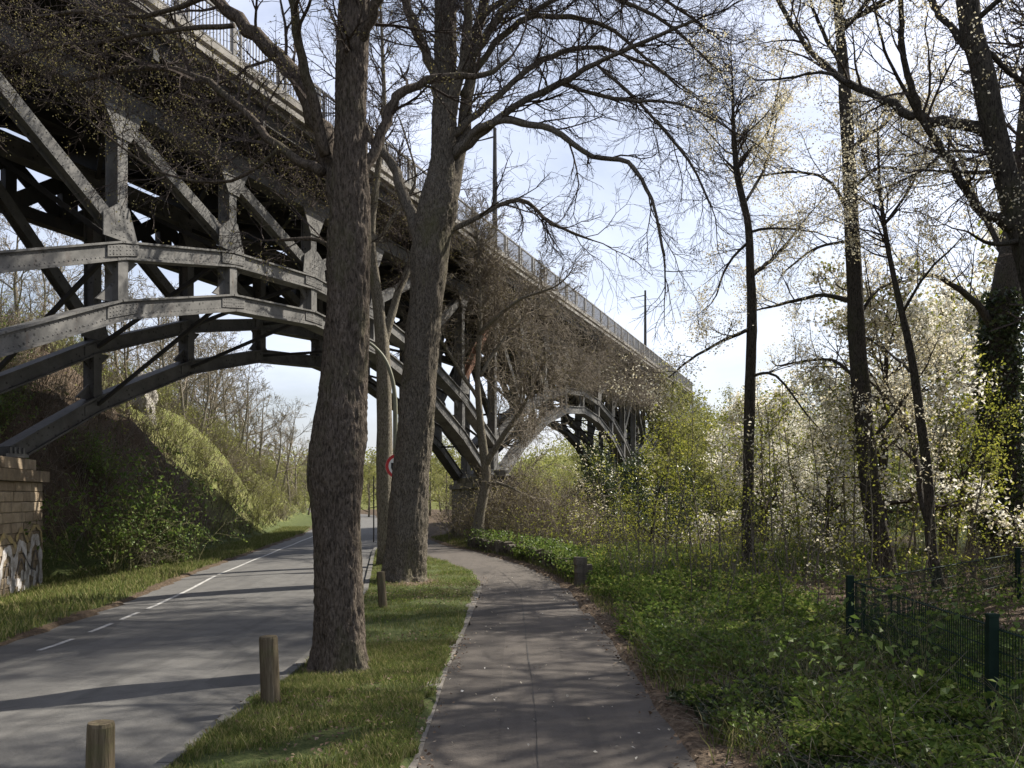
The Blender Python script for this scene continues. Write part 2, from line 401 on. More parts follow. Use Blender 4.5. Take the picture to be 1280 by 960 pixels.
def H(X, Y):
    X = np.asarray(X, float); Y = np.asarray(Y, float)
    z = 0.05 + 0.07*(vnoise(X,Y,1.3,1)-0.5) + 0.05*(vnoise(X,Y,0.4,2)-0.5)
    inroad = (X > road_l(Y)) & (X < road_r(Y))
    inpath = (X > path_l(Y)) & (X < path_r(Y)) & (Y < PATH_END)
    z = np.where(inroad | inpath, -0.07, z)
    t = road_l(Y) - X; u = t - toe(Y)
    hill = I(Y,[0,55,85,120,200],[14.5,14,11.5,7.5,4])*(1-np.exp(-np.maximum(u,0)/8.5)) + np.minimum(np.maximum(u,0)/2,1)*(1.6*(vnoise(X,Y,3.1,3)-0.5) + 0.6*(vnoise(X,Y,1.0,4)-.5))
    z = z + np.where(u > 0, hill, 0)
    z = z - 0.35*sstep(1.0,4.0,t)*(1-sstep(24,30,Y))*(u < 0)
    e = (X - bank_x(Y))*0.5; g = (X - farbank_x(Y))*0.5
    s = sstep(-2.5, 2.5, e)
    z = z*(1-s) - 2.3*s
    z = z + sstep(-1, 16, g)*8.2 + np.where(g > 0, 0.5*(vnoise(X,Y,4,6)-0.5), 0)
    far = np.sqrt(X*X+Y*Y); z = z + np.maximum(far-180, 0)*0.06
    # rubble-soft rise on the river side of the path
    r = X - path_r(Y); z = z + 0.12*sstep(0.2,1.2,r)*(s < 0.5)*(1-s)
    return z
def Hs(x, y): return float(H(np.array([x]), np.array([y]))[0])

def graded(lo, hi, fine_lo, fine_hi, step, grow=1.12):
    a = list(np.arange(fine_lo, fine_hi, step))
    s = step; x = fine_lo
    L = []
    while x > lo: s *= grow; x -= s; L.append(x)
    s = step; x = a[-1]; R_ = []
    while x < hi: s *= grow; x += s; R_.append(x)
    return np.array(L[::-1]+a+R_)

gx = np.unique(np.round(np.concatenate([graded(-420, 420, -9.5, 3.2, 0.16, 1.055)]), 4))
gy = graded(-40, 460, 2.0, 40.0, 0.25, 1.06)
GX, GY = np.meshgrid(gx, gy)
GZ = H(GX, GY)
nx, ny = len(gx), len(gy)
idx = np.arange(nx*ny).reshape(ny, nx)
Qs = np.stack([idx[:-1,:-1], idx[:-1,1:], idx[1:,1:], idx[1:,:-1]], axis=-1).reshape(-1,4)
me = mesh_np('ground', np.stack([GX,GY,GZ], -1).reshape(-1,3), Qs, None, [M['terrain']], None, True)
# zone masks: turf / leaf litter / rough bank
tz = road_l(GY)-GX; uu = tz - toe(GY)
verge = ((GX > road_r(GY)) & (GX < path_l(GY)) & (GY < PATH_END))
turf = np.where(verge, 0.85, 0.25)
turf = np.where((tz > 0.25) & (uu < 0.5), 0.85, turf)
turf = np.where(GX - farbank_x(GY) > 4, 0.95, turf)
rp = GX - path_r(GY)
turf = np.where((rp > 0.8) & (rp < 4), 0.55, turf)
lit = np.where((rp > -0.1) & (rp < 0.7), 0.75, 0.1)
lit = np.where((GX > 5.2) & (GX < 14) & (GY > 12) & (GY < 24), 0.9, lit)
for (cx, cy, r_) in ((-2.25,10.6,0.8), (-2.6,22,1.0), (-9.9,23.5,1.4), (2.2,9.6,0.7)):
    lit = np.maximum(lit, 0.95*np.exp(-(((GX-cx)**2+(GY-cy)**2)/r_**2)))
bk = np.where(uu > 0.3, 0.25+0.65*sstep(34,46,GY), 0.0); bk = np.where(np.sqrt(GX*GX+GY*GY) > 140, 0.9, bk)  # brown soil replaces green near the bridge, deepening its shadow by colour
bk = np.where((GX > bank_x(GY)-4) & (GX < farbank_x(GY)), 0.35, bk)
ca = me.color_attributes.new('zone', 'FLOAT_COLOR', 'POINT')
ca.data.foreach_set('color', np.stack([turf, lit, bk, np.ones_like(turf)], -1).reshape(-1).astype(np.float32))
tag(link('ground', me), kind='structure')

def strip(name, yl, fl, fr, mat, z=0.0, cols=9, crown=0.0, wob=0.0, kind='structure'):
    yl = np.asarray(yl); V = []
    for y in yl:
        a, c = float(fl(y)), float(fr(y))
        a += wob*(float(vnoise(np.array([a]),np.array([y]),0.5,8)[0])-0.5); c += wob*(float(vnoise(np.array([c]),np.array([y]),0.5,9)[0])-0.5)
        for k in range(cols):
            t = k/(cols-1); V.append((a+(c-a)*t, y, z + crown*(1-(2*t-1)**2)))
    n = len(yl); ii = np.arange(n*cols).reshape(n, cols)
    Q = np.stack([ii[:-1,:-1], ii[:-1,1:], ii[1:,1:], ii[1:,:-1]], -1).reshape(-1,4)
    o = link(name, mesh_np(name, V, Q, None, [mat], None, True)); tag(o, kind=kind); return o

ys_far = np.concatenate([np.arange(-25,45,0.5), np.arange(45,280,2.0)])
strip('road', ys_far, lambda y: road_l(y)-0.05, lambda y: road_r(y)+0.02, M['asphalt'], 0.0, 9, 0.035, 0.12)
strip('path', np.arange(-25, PATH_END, 0.4), lambda y: path_l(y)-0.02, lambda y: path_r(y)+0.10, M['path'], 0.012, 7, 0.02, 0.18)
# tarred seam down the middle of the path
strip('path_seam', np.arange(3, 30, 0.5), lambda y: path_l(y)*0.5+path_r(y)*0.5-0.122, lambda y: path_l(y)*0.5+path_r(y)*0.5-0.112, M['asphalt_dark'], 0.038, 2, 0, 0.02)

# white marking: short worn dashes near by, then one long line
lb = Buf()
def line_piece(y0, y1):
    ys = np.arange(y0, y1+0.01, 0.5) if y1-y0 > 0.5 else np.array([y0, y1])
    V = []
    for y in ys:
        x = float(road_l(y)) + 0.78 + 0.02*math.sin(y)
        zz = 0.035*(1-(2*(x-float(road_l(y)))/(float(road_r(y))-float(road_l(y)))-1)**2)+0.006
        V += [(x-0.042, y, zz), (x+0.042, y, zz)]
    Q = [(2*i, 2*i+1, 2*i+3, 2*i+2) for i in range(len(ys)-1)]
    lb.add(V, Q)
for y0, y1 in ((12.4,13.8),(14.05,15.3),(15.5,16.9),(17.0,24.3),(24.4,90)): line_piece(y0, y1)
tag(lb.build('road_marking', M['paint']), kind='structure')

# kerb between road and verge, edging stones along the path
kb = Buf()
y = 3.0
while y < 60:
    y1 = y+0.98; x0 = float(road_r(y)); x1 = float(road_r(y1)); h_ = RNG.uniform(-.008,.008)+0.085
    V = [(x0,y,-.1),(x0+.13,y,-.1),(x1+.13,y1,-.1),(x1,y1,-.1),(x0+.012,y,h_),(x0+.13,y,h_),(x1+.13,y1,h_),(x1+.012,y1,h_)]
    kb.add(V, BOXQ); y += 1.0
tag(kb.build('kerb', M['kerb']), kind='structure')
eb = Buf(); y = 3.0
while y < 24:
    y1 = y+0.29; x0 = float(path_l(y)); x1 = float(path_l(y1)); h_ = RNG.uniform(.020,.034)
    V = [(x0-.19,y,-.1),(x0-.006,y,-.1),(x1-.006,y1,-.1),(x1-.19,y1,-.1),(x0-.19,y,h_),(x0-.006,y,h_),(x1-.006,y1,h_),(x1-.19,y1,h_)]
    eb.add(V, BOXQ); y += 0.3
tag(eb.build('path_edging', M['edging']), kind='structure')

# river
wb = Buf(); wb.add([(-60,8,-1.6),(300,8,-1.6),(300,300,-1.6),(-60,300,-1.6)], [(0,1,2,3)])
tag(wb.build('river', M['water']), kind='structure')
# ------------------------------------------------------------------ the steel arch bridge
PAN = 3.944; RIBW = 4.75; ZT = 11.35; DX = 1.35
BANG = math.atan2(0.938, 0.345)
BO = Vector((-6.4, 27.7, 0.0))
def zA(k): return 8.90 - 0.263*k*k
def zB(k): return 7.78 - 0.325*k*k
bridge = empty('steel_arch_bridge', BO, 'long dark riveted steel arch viaduct crossing over the road, with a pale parapet and railing', 'bridge', None, BANG)
def plate(b, pts, y0, y1, m=0):
    n = len(pts)
    V = [(x, y0, z) for x, z in pts] + [(x, y1, z) for x, z in pts]
    T = [(0,i+1,i) for i in range(1,n-1)] + [(n,n+i,n+i+1) for i in range(1,n-1)]
    Q = [(i,(i+1)%n,n+(i+1)%n,n+i) for i in range(n)]
    b.add(V, Q, T, m)
def chord(b, p, q, wid, dep):
    beam(b, p, q, wid*0.74, dep-0.09)
    d = (Vector(q)-Vector(p)); L = d.length; u = Vector((-d.z, 0, d.x))/L
    if u.z < 0: u = -u
    for s in (1, -1):
        o = u*(s*(dep/2-0.024)); beam(b, Vector(p)+o, Vector(q)+o, wid, 0.048)
def rivets(b, pts, y, r=.021):
    for x, z in pts:
        V = [(x+r*math.cos(i*1.0472), y, z+r*math.sin(i*1.0472)) for i in range(6)] + [(x, y-.014, z)]
        b.add(V, None, [(i,6,(i+1)%6) for i in range(6)])
def along(x0, z0, x1, z1, off, step):
    L = math.hypot(x1-x0, z1-z0); n = int(L/step); ux, uz = (x1-x0)/L, (z1-z0)/L
    return [(x0+ux*L*(i+.5)/n-uz*off, z0+uz*L*(i+.5)/n+ux*off) for i in range(n)]
NODES = {}
for w0, centres, lo, hi in ((0.0, (-8,0,8,16), -10, 18), (RIBW, (-6,2,10,18), -10, 18)):
    SL = M['steel_light'] if w0 == 0 else M['steel']  # far rib gets the copy with deck shade in its colour
    tb = Buf()
    chord(tb, (lo*PAN, w0, ZT), (hi*PAN, w0, ZT), 0.46, 0.50)
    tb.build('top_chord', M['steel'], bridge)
    for c in centres:
        ks = [k for k in range(-4, 5) if lo <= c+k <= hi]
        ua = Buf(); ub = Buf()
        for k in ks[:-1]:
            a0 = ((c+k)*PAN, w0, zA(k)); a1 = ((c+k+1)*PAN, w0, zA(k+1))
            chord(ua, a0, a1, 0.48, 0.42)
            # splice plate at the kink
            kb0, kb1 = max(k, -3.72), min(k+1, 3.72)
            chord(ub, ((c+kb0)*PAN, w0, zB(kb0)), ((c+kb1)*PAN, w0, zB(kb1)), 0.52, 0.46)
            if w0 == 0 and c in (0, 8):
                for zf, bb, wd, kk0, kk1 in ((zA, ua, .48, k, k+1), (zB, ub, .52, kb0, kb1)):
                    for off in (.11, -.11, .02, -.05)[:2]:
                        rivets(bb, along((c+kk0+.13)*PAN, zf(kk0)+(zf(kk1)-zf(kk0))*.13, (c+kk1-.13)*PAN, zf(kk1)+(zf(kk0)-zf(kk1))*.13, off, .125), w0-wd*.37-.001)
        for k in ks:
            for (zf, bb) in ((zA, ua), (zB, ub)):
                if abs(k) < 4:
                    x = (c+k)*PAN; s0 = zf(k-0.12); s1 = zf(k+0.12); 
                    plate(bb, [(x-0.12*PAN, s0-.13), (x, zf(k)-.13), (x+0.12*PAN, s1-.13), (x+0.12*PAN, s1+.13), (x, zf(k)+.13), (x-0.12*PAN, s0+.13)], w0-0.215, w0-0.172)
                    if w0 == 0 and c in (0, 8): rivets(bb, [(x+i*.1, zf(k+i*.1/PAN)+j*.085) for i in range(-4,5) if i for j in (-1,0,1)], w0-.216)
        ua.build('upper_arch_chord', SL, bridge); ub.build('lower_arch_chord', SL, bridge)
        for k in ks:
            n = c+k; x = n*PAN
            if (n, w0) in NODES: continue
            NODES[(n, w0)] = (zA(k), zB(k), k)
            za = zA(k); zb = zB(k) if abs(k) < 4 else 3.25
            pb = Buf(); e = 0.205
            beam(pb, (x, w0-0.17, za+0.18), (x, w0-0.17, ZT-0.24), 0.028, 0.30, side=Vector((0,1,0)))   # front flange
            beam(pb, (x, w0+0.17, za+0.18), (x, w0+0.17, ZT-0.24), 0.028, 0.30, side=Vector((0,1,0)))
            beam(pb, (x, w0, za+0.18), (x, w0, ZT-0.24), 0.31, 0.16, side=Vector((0,1,0)))
            if w0 == 0 and c in (0, 8):
                for ox in (-.11,.11): rivets(pb, [(x+ox, za+1.1+.16*i) for i in range(int((ZT-1.0-za-1.1)/.16))], w0-.185)
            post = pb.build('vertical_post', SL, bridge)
            sb = Buf(); wd = 0.30 if abs(k) < 4 else 0.62
            beam(sb, (x, w0, zb+0.2), (x, w0, za-0.2), 0.40, wd, side=Vector((0,1,0)))
            gb = Buf()
            sgn = -1 if k <= 0 else 1
            plate(gb, [(x-.62,ZT-.24),(x+.62,ZT-.24),(x+.22 if sgn<0 else x+.2,ZT-.95),(x-.22,ZT-.95)], w0-0.218, w0-0.188)
            if w0 == 0 and c in (0, 8): rivets(gb, [(x+i*.13, ZT-.36-.13*j) for j in range(5) for i in range(-3+(j+1)//2,4-(j+1)//2)], w0-.219)
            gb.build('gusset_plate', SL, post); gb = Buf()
            if abs(k) < 4:
                plate(gb, [(x-.60,za+.20),(x+.45,za+.20),(x+.16,za+1.0),(x-.2,za+1.0),(x-.60,za+.72)] if k < 0 else [(x+.60,za+.20),(x+.60,za+.72),(x+.2,za+1.0),(x-.16,za+1.0),(x-.45,za+.20)] if k > 0 else
                      [(x-.62,za+.20),(x+.62,za+.20),(x+.55,za+.75),(x+.18,za+1.0),(x-.18,za+1.0),(x-.55,za+.75)], w0-0.220, w0-0.190)
                if w0 == 0 and c in (0, 8): rivets(gb, [(x+i*.12, za+.30+.12*j) for j in range(6) for i in range(-3+(j+1)//2,4-(j+1)//2)], w0-.221)
                gb.build('gusset_plate', SL, post)
                for s in (1,-1):       # haunched web stiffeners between the arch chords
                    plate(sb, [(x+s*.12,zb+.15),(x+s*.62,zb+.15),(x+s*.12,zb+.62)], w0-.03, w0+.03)
                    plate(sb, [(x+s*.12,za-.15),(x+s*.62,za-.15),(x+s*.12,za-.62)], w0-.03, w0+.03)
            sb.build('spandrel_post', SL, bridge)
        for k in ks[:-1]:
            x0 = (c+k)*PAN; x1 = x0+PAN
            if k < 0: p, q = (x0, w0, ZT-.45), (x1, w0, zA(k+1)+.45)
            else: p, q = (x0, w0, zA(k)+.45), (x1, w0, ZT-.45)
            db = Buf()
            off = Vector((0,-0.13,0)); beam(db, Vector(p)+off, Vector(q)+off, 0.028, 0.31)
            beam(db, Vector(p)-off, Vector(q)-off, 0.028, 0.31); beam(db, p, q, 0.22, 0.14)
            if w0 == 0 and c in (0, 8):
                for off in (-.11,.11): rivets(db, along(p[0], p[2], q[0], q[2], off, .16)[4:-4], w0-.145)
            rusty = (w0 == 0.0 and c == 0 and k == 3) or (w0 > 0 and c == -6 and k in (1,2))
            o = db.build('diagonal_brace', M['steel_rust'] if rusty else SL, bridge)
            if rusty: o['label'] = 'rust red diagonal brace'
# floor: cross beams, stringers, soffit, slab
for n in range(-10, 19):
    x = n*PAN; cb = Buf()
    plate_pts = [(-1.15,12.28),(-1.15,12.05),(-0.1,11.62),(RIBW+.1,11.62),(RIBW+DX,12.0),(RIBW+DX,12.28)]
    V = [(x-.09,y_,z_) for y_,z_ in plate_pts] + [(x+.09,y_,z_) for y_,z_ in plate_pts]; nn = 6
    cb.add(V, [(i,(i+1)%nn,nn+(i+1)%nn,nn+i) for i in range(nn)] + [(0,5,4,1),(1,4,3,2),(6,7,10,11),(7,8,9,10)])
    beam(cb, (x,-.1,11.60), (x,RIBW+.1,11.60), 0.3, 0.036, side=Vector((1,0,0)))
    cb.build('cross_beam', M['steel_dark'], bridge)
sb = Buf()
for y_ in (-0.95, 0.35, 1.35, 2.35, 3.35, 4.35, RIBW+.95):
    beam(sb, (-10*PAN, y_, 12.42), (18*PAN, y_, 12.42), 0.16, 0.28)
sb.build('stringer', M['steel_dark'], bridge)
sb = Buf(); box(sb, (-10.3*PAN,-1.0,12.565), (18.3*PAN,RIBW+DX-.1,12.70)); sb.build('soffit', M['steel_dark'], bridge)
sb = Buf()
box(sb, (-10.3*PAN,-1.16,12.704), (18.3*PAN,RIBW+DX,12.84))
x = -10.3*PAN
while x < 18.2*PAN:        # edge units of the footway, each with a lit nosing below a shadow groove
    x2 = x+1.955
    box(sb, (x+.012,-1.34,12.84), (x2,-0.95,12.98)); box(sb, (x+.012,-1.20,12.982), (x2,-0.95,13.14)); box(sb, (x+.012,-1.32,13.142), (x2,-0.9,13.30))
    box(sb, (x+.012,RIBW+DX-.2,12.84), (x2,RIBW+DX+.1,13.40))
    x += 1.972
box(sb, (-10.3*PAN,-0.89,12.842), (18.3*PAN,RIBW+DX-.21,13.25))
sb.build('deck', M['concrete'], bridge)
# lattice between the two ribs
lat = Buf()
for n in range(-10, 19):
    a = NODES.get((n,0.0)); b2 = NODES.get((n,RIBW))
    if not a or not b2: continue
    x = n*PAN
    beam(lat, (x,.2,a[0]), (x,RIBW-.2,b2[0]), 0.09, 0.10, side=Vector((1,0,0)))
    beam(lat, (x+.06,.2,a[0]+.3), (x+.06,RIBW-.2,ZT-.3), 0.09, 0.12, side=Vector((1,0,0)))
    if abs(a[2]) < 4 and abs(b2[2]) < 4: beam(lat, (x,.2,a[1]), (x,RIBW-.2,b2[1]), 0.08, 0.09, side=Vector((1,0,0)))
    c2 = NODES.get((n+1,RIBW)); d2 = NODES.get((n+1,0.0))
    if c2 and d2:
        beam(lat, (x,.2,ZT+.1), (x+PAN,RIBW-.2,ZT+.1), 0.12, 0.10); beam(lat, (x,RIBW-.2,ZT+.17), (x+PAN,.2,ZT+.17), 0.12, 0.10)
gl = Buf(); gy_ = RIBW+DX-.4  # added lattice outside the far rib, closing sky gaps to darken the interior
beam(gl, (-10*PAN,gy_,11.66), (18*PAN,gy_,11.66), .34, .38); beam(gl, (-10*PAN,gy_,10.1), (18*PAN,gy_,10.1), .34, .34)
for n in range(-10, 18):
    x = n*PAN
    beam(gl, (x,gy_,10.1), (x,gy_,11.6), .22, .55); beam(gl, (x+PAN/2,gy_,10.1), (x+PAN/2,gy_,11.6), .2, .35)
    for h0 in (0, .5):
        beam(gl, (x+h0*PAN,gy_-.05,10.2), (x+(h0+.5)*PAN,gy_-.05,11.5), .06, .45); beam(gl, (x+h0*PAN,gy_+.05,11.5), (x+(h0+.5)*PAN,gy_+.05,10.2), .06, .45)
    beam(gl, (x,RIBW+.2,10.3), (x,gy_,10.2), .12, .16, side=Vector((1,0,0)))
gl.build('added_dark_girder', M['steel_dark'], bridge)
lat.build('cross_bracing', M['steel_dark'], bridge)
# railing: one panel per bay, near side and far side
rmesh = None
for side_y in (-1.12, RIBW+DX-.05):
    rail = Buf(); beam(rail, (-10.3*PAN, side_y, 14.33), (18.3*PAN, side_y, 14.33), 0.07, 0.06)
    beam(rail, (-10.3*PAN, side_y, 13.48), (18.3*PAN, side_y, 13.48), 0.05, 0.04)
    ro = rail.build('railing', M['rail'], bridge)
    if rmesh is None:
        pb = Buf()
        beam(pb, (0,0,13.30), (0,0,14.30), 0.10, 0.14)
        for i in range(3): beam(pb, (0.03,0,13.5+.25*i), (0.26,0,13.75+.25*i), 0.03, 0.03); beam(pb, (0.26,0,13.5+.25*i), (0.03,0,13.75+.25*i), 0.03, 0.03)
        beam(pb, (0.29,0,13.30), (0.29,0,14.30), 0.06, 0.07)
        for i in range(1, 13): beam(pb, (0.29+i*0.1295,0,13.49), (0.29+i*0.1295,0,14.31), 0.022, 0.022)
        ob = pb.build('railing_panel', M['rail'], ro); rmesh = ob.data; ob.location = (-10.3*PAN, side_y, 0)
        start = 1
    else: start = 0
    for i in range(start, 57):
        ob = link('railing_panel', rmesh, ro); ob.location = (-10.3*PAN+i*1.972, side_y, 0)
# rocker bearings under each rib
for w0, cs in ((0.0,(-4,4,12,20)), (RIBW,(-2,6,14))):
    for c in cs:
        for s in (-1,1):
            bb = Buf(); x = (c+s*.28)*PAN
            box(bb, (x-.34,w0-.40,3.205), (x+.34,w0+.40,3.30)); box(bb, (x-.24,w0-.34,3.302), (x+.24,w0+.34,3.46))
            for q in range(4): beam(bb, (x-.2+.13*q,w0-.38,3.30), (x-.2+.13*q,w0-.38,3.46), .05, .05)
            bb.build('bearing', M['steel_light'], bridge)

def bl(s, w, z):  # bridge frame -> world
    ca, sa = math.cos(BANG), math.sin(BANG)
    return Vector((BO.x + s*ca - w*sa, BO.y + s*sa + w*ca, z))

# ------------------------------------------------------------------ masonry piers
def pier(n0, zbase, matname, label, group=None, half=1.02, ext=(1.3,1.25), course=0.262):
    p0 = bl(n0*PAN, 0, 0); p1 = bl((n0+2)*PAN, RIBW, 0)
    ax = (p1-p0).normalized(); L = (p1-p0).length + ext[0] + ext[1]
    org = p0 - ax*ext[0]; ang = math.atan2(ax.y, ax.x)
    root = empty('stone_pier', (org.x, org.y, zbase), label, 'pier', group, ang)
    rg = random.Random(int(n0*7+50))
    def blocks(z0, z1, h, x0, x1, y0, y1, mat, name, jit=0.022):
        core = Buf(); box(core, (x0+.03,y0+.03,z0), (x1-.03,y1-.03,z1))
        o = core.build(name, M['mortar'], root)
        b = Buf(); nrow = max(1, round((z1-z0)/h)); hh = (z1-z0)/nrow
        for r in range(nrow):
            za_, zb_ = z0+r*hh+.006, z0+(r+1)*hh-.006
            for face in range(4):
                lo, hi = (x0, x1) if face < 2 else (y0+.25, y1-.25)
                t = lo - (rg.uniform(0,.3) if face < 2 else 0)
                while t < hi-.05:
                    w_ = rg.uniform(.38,.78); a = max(t, lo); c = min(t+w_, hi)
                    if hi-c < .14: c = hi
                    pr = rg.uniform(-.004, jit); ch = .016
                    if face == 0: P = lambda u,d,z: (u, y0-d, z)
                    elif face == 1: P = lambda u,d,z: (u, y1+d, z)
                    elif face == 2: P = lambda u,d,z: (x0-d, u, z)
                    else: P = lambda u,d,z: (x1+d, u, z)
                    a2, c2 = a+.006, c-.006
                    if c2-a2 > .05:
                        V = [P(a2,-.2,za_),P(c2,-.2,za_),P(c2,-.2,zb_),P(a2,-.2,zb_),
                             P(a2,pr-ch,za_),P(c2,pr-ch,za_),P(c2,pr-ch,zb_),P(a2,pr-ch,zb_),
                             P(a2+ch,pr+rg.uniform(0,.006),za_+ch),P(c2-ch,pr+rg.uniform(0,.006),za_+ch),P(c2-ch,pr,zb_-ch),P(a2+ch,pr,zb_-ch)]
                        Q = [(0,1,5,4),(1,2,6,5),(2,3,7,6),(3,0,4,7),(4,5,9,8),(5,6,10,9),(6,7,11,10),(7,4,8,11),(8,9,10,11)]
                        b.add(V, Q)
                    t = c if c < hi else hi
                    if t >= hi: break
        b.build('stone_blocks', M[matname], o); return o
    hz = 2.58 - zbase
    blocks(0, hz, course, 0, L, -half, half, matname, 'shaft')
    cb = Buf(); t = -.14
    while t < L+.1:
        w_ = min(rg.uniform(.9,1.3), L+.14-t); 
        box(cb, (t+.004,-half-.14,hz+.002), (t+w_-.004,half+.14,hz+.30+rg.uniform(-.006,.006))); t += w_
    cb.build('cornice', M[matname], root)
    blocks(hz+.31, hz+.61, .30, .35, L-.30, -half+.06, half-.06, matname, 'plinth', .012)
    return root, L, half
p1root, PL, PH = pier(-4, -0.62, 'sandstone', 'warm sandstone pier with white graffiti beside the road at the left edge', ext=(1.3,2.3))
pier(4.1, -0.4, 'darkstone', 'grey stone bridge pier behind the crooked tree, half hidden by brown brambles', half=.86, ext=(1.0,1.2))
pier(12, -2.4, 'pierstone', 'farthest stone bridge pier, standing by the river behind yellow green leaves')
pier(-12, -0.6, 'pierstone', 'stone bridge pier on the left hillside beyond the graffiti pier')
# graffiti on the road face of the near pier (local x along the pier, outward = -y)
gb_w, gb_y, gb_k = Buf(), Buf(), Buf()
def stroke(b, pts, wid, lay):
    pts = [Vector((p[0], p[1])) for p in pts]; P = []
    for i in range(len(pts)-1):
        a, c, d, e = pts[max(i-1,0)], pts[i], pts[i+1], pts[min(i+2,len(pts)-1)]
        for k in range(5):
            t = k/5; P.append(0.5*((2*c)+(d-a)*t+(2*a-5*c+4*d-e)*t*t+(3*c-a-3*d+e)*t**3))
    P.append(pts[-1]); V = []; y_ = -PH-0.030-lay
    for i, p in enumerate(P):
        t = (P[min(i+1,len(P)-1)]-P[max(i-1,0)]).normalized(); nrm = Vector((-t.y, t.x)); w_ = wid*(0.8+0.35*math.sin(i*1.7))/2
        q0, q1 = p+nrm*w_, p-nrm*w_; V += [(q0.x,y_,q0.y),(q1.x,y_,q1.y)]
    b.add(V, [(2*i,2*i+1,2*i+3,2*i+2) for i in range(len(P)-1)])
gx0 = PL-3.6
for pts, w_ in (([(0.3,.25),(0.5,1.0),(0.9,1.5),(1.25,1.2),(1.2,.5)],.26),([(1.2,.35),(1.5,1.2),(1.9,1.6),(2.3,1.1),(2.2,.35)],.28),([(2.3,.3),(2.5,1.2),(2.9,1.72),(3.3,1.3),(3.35,.5),(3.2,.12)],.30),
                ([(0.9,.75),(1.6,.62),(2.4,.8),(3.1,.7)],.2),([(2.6,.15),(2.9,.6),(3.2,.95)],.22),([(1.5,.2),(1.8,.55),(2.0,.9)],.2),([(0.2,.18),(1.0,.22),(2.0,.16),(3.3,.22)],.16)):
    stroke(gb_w, [(gx0+a, c) for a, c in pts], w_, 0.0)
for pts, w_ in (([(0.2,1.5),(0.7,1.85),(1.3,1.65),(1.5,1.5)],.15),([(1.5,1.7),(1.9,1.95),(2.4,1.6)],.15),([(2.4,1.75),(2.85,2.02),(3.3,1.9),(3.45,1.6)],.13),([(0,1.3),(.25,1.5)],.2)):
    stroke(gb_y, [(gx0+a, c) for a, c in pts], w_, 0.003)
for pts, w_ in (([(1.45,.3),(1.6,.9),(1.85,1.2),(2.05,.9),(1.95,.35)],.07),([(0.65,.4),(.8,.95),(1.0,1.15),(1.1,.7)],.07),([(2.55,.4),(2.7,1.0),(2.95,1.35),(3.15,1.0),(3.1,.45)],.08),([(2.0,1.35),(2.5,.95),(2.9,.85)],.06)):
    stroke(gb_k, [(gx0+a, c) for a, c in pts], w_, 0.006)
g1 = gb_w.build('graffiti', M['spray_white'], p1root)
gb_y.build('graffiti_outline', M['spray_yellow'], g1); gb_k.build('graffiti_shading', M['spray_grey'], g1)

# ------------------------------------------------------------------ trees
gauss = RNG.gauss
def rvec(): 
    v = Vector((gauss(0,1), gauss(0,1), gauss(0,1))); return v.normalized()
def grow(S, tips, p, d, L, r, lvl, P):
    n = P['seg'][lvl]; st = L/n; wig = P['wig']; tr = P['trop'][lvl]
    nodes = [(p, d, r)]; rmin = P.get('rmin', 0.003)
    for i in range(n):
        d = Vector((d.x+gauss(0,wig), d.y+gauss(0,wig), d.z+gauss(0,wig)+tr)).normalized()
        q = p + d*st; r1 = max(r*(1-0.75*(i+1)/n), rmin)
        S.append((p.x,p.y,p.z,q.x,q.y,q.z,nodes[-1][2],r1)); nodes.append((q, d, r1)); p = q
    if lvl+1 < len(P['seg']):
        nk = P['kids'][lvl]
        for k in range(nk):
            t = (k+RNG.random())/nk*0.82+0.18; f = t*n; i = min(int(f), n-1)
            a, b_ = nodes[i], nodes[i+1]; pos = a[0].lerp(b_[0], f-i)
            pr = rvec(); pr = (pr - a[1]*pr.dot(a[1])).normalized()
            ang = RNG.uniform(*P['ang']); cd = a[1]*math.cos(ang) + pr*math.sin(ang)
            grow(S, tips, pos, cd, L*P['lr']*RNG.uniform(.55,1.15)*(1.1-0.45*t), max(a[2]*0.62, rmin), lvl+1, P)
    tips.append(p) if lvl+1 == len(P['seg']) else None
def segs(b, S, m=0, K=3):
    if not S: return
    a = np.array(S); prisms(b, a[:,0:3], a[:,3:6], a[:,6], a[:,7], K, m)
def cloud(tips, per, rad, rng=NR):
    t = np.array([tuple(p) for p in tips]); t = np.repeat(t, per, axis=0)
    return t + rng.normal(size=t.shape)*rad
def catmull(pts, sub=4):
    out = []
    n = len(pts)
    for i in range(n-1):
        a, b_, c, d = pts[max(i-1,0)], pts[i], pts[i+1], pts[min(i+2,n-1)]
        for k in range(sub):
            t = k/sub
            out.append(tuple(0.5*((2*b_[j])+(c[j]-a[j])*t+(2*a[j]-5*b_[j]+4*c[j]-d[j])*t*t+(3*b_[j]-a[j]-3*c[j]+d[j])*t**3) for j in range(len(b_))))
    out.append(pts[-1]); return out
def traced(px, Y, dY=0.0, sub=4, scale=1.0):
    pts, rad = [], []
    c = catmull(px, sub)
    for i, (x, y, w) in enumerate(c):
        t = i/max(len(c)-1,1); yy = Y + dY*t
        pts.append(at(x, y, yy)); rad.append(max(w,0.8)/2*yy/F*scale)
    return pts, rad
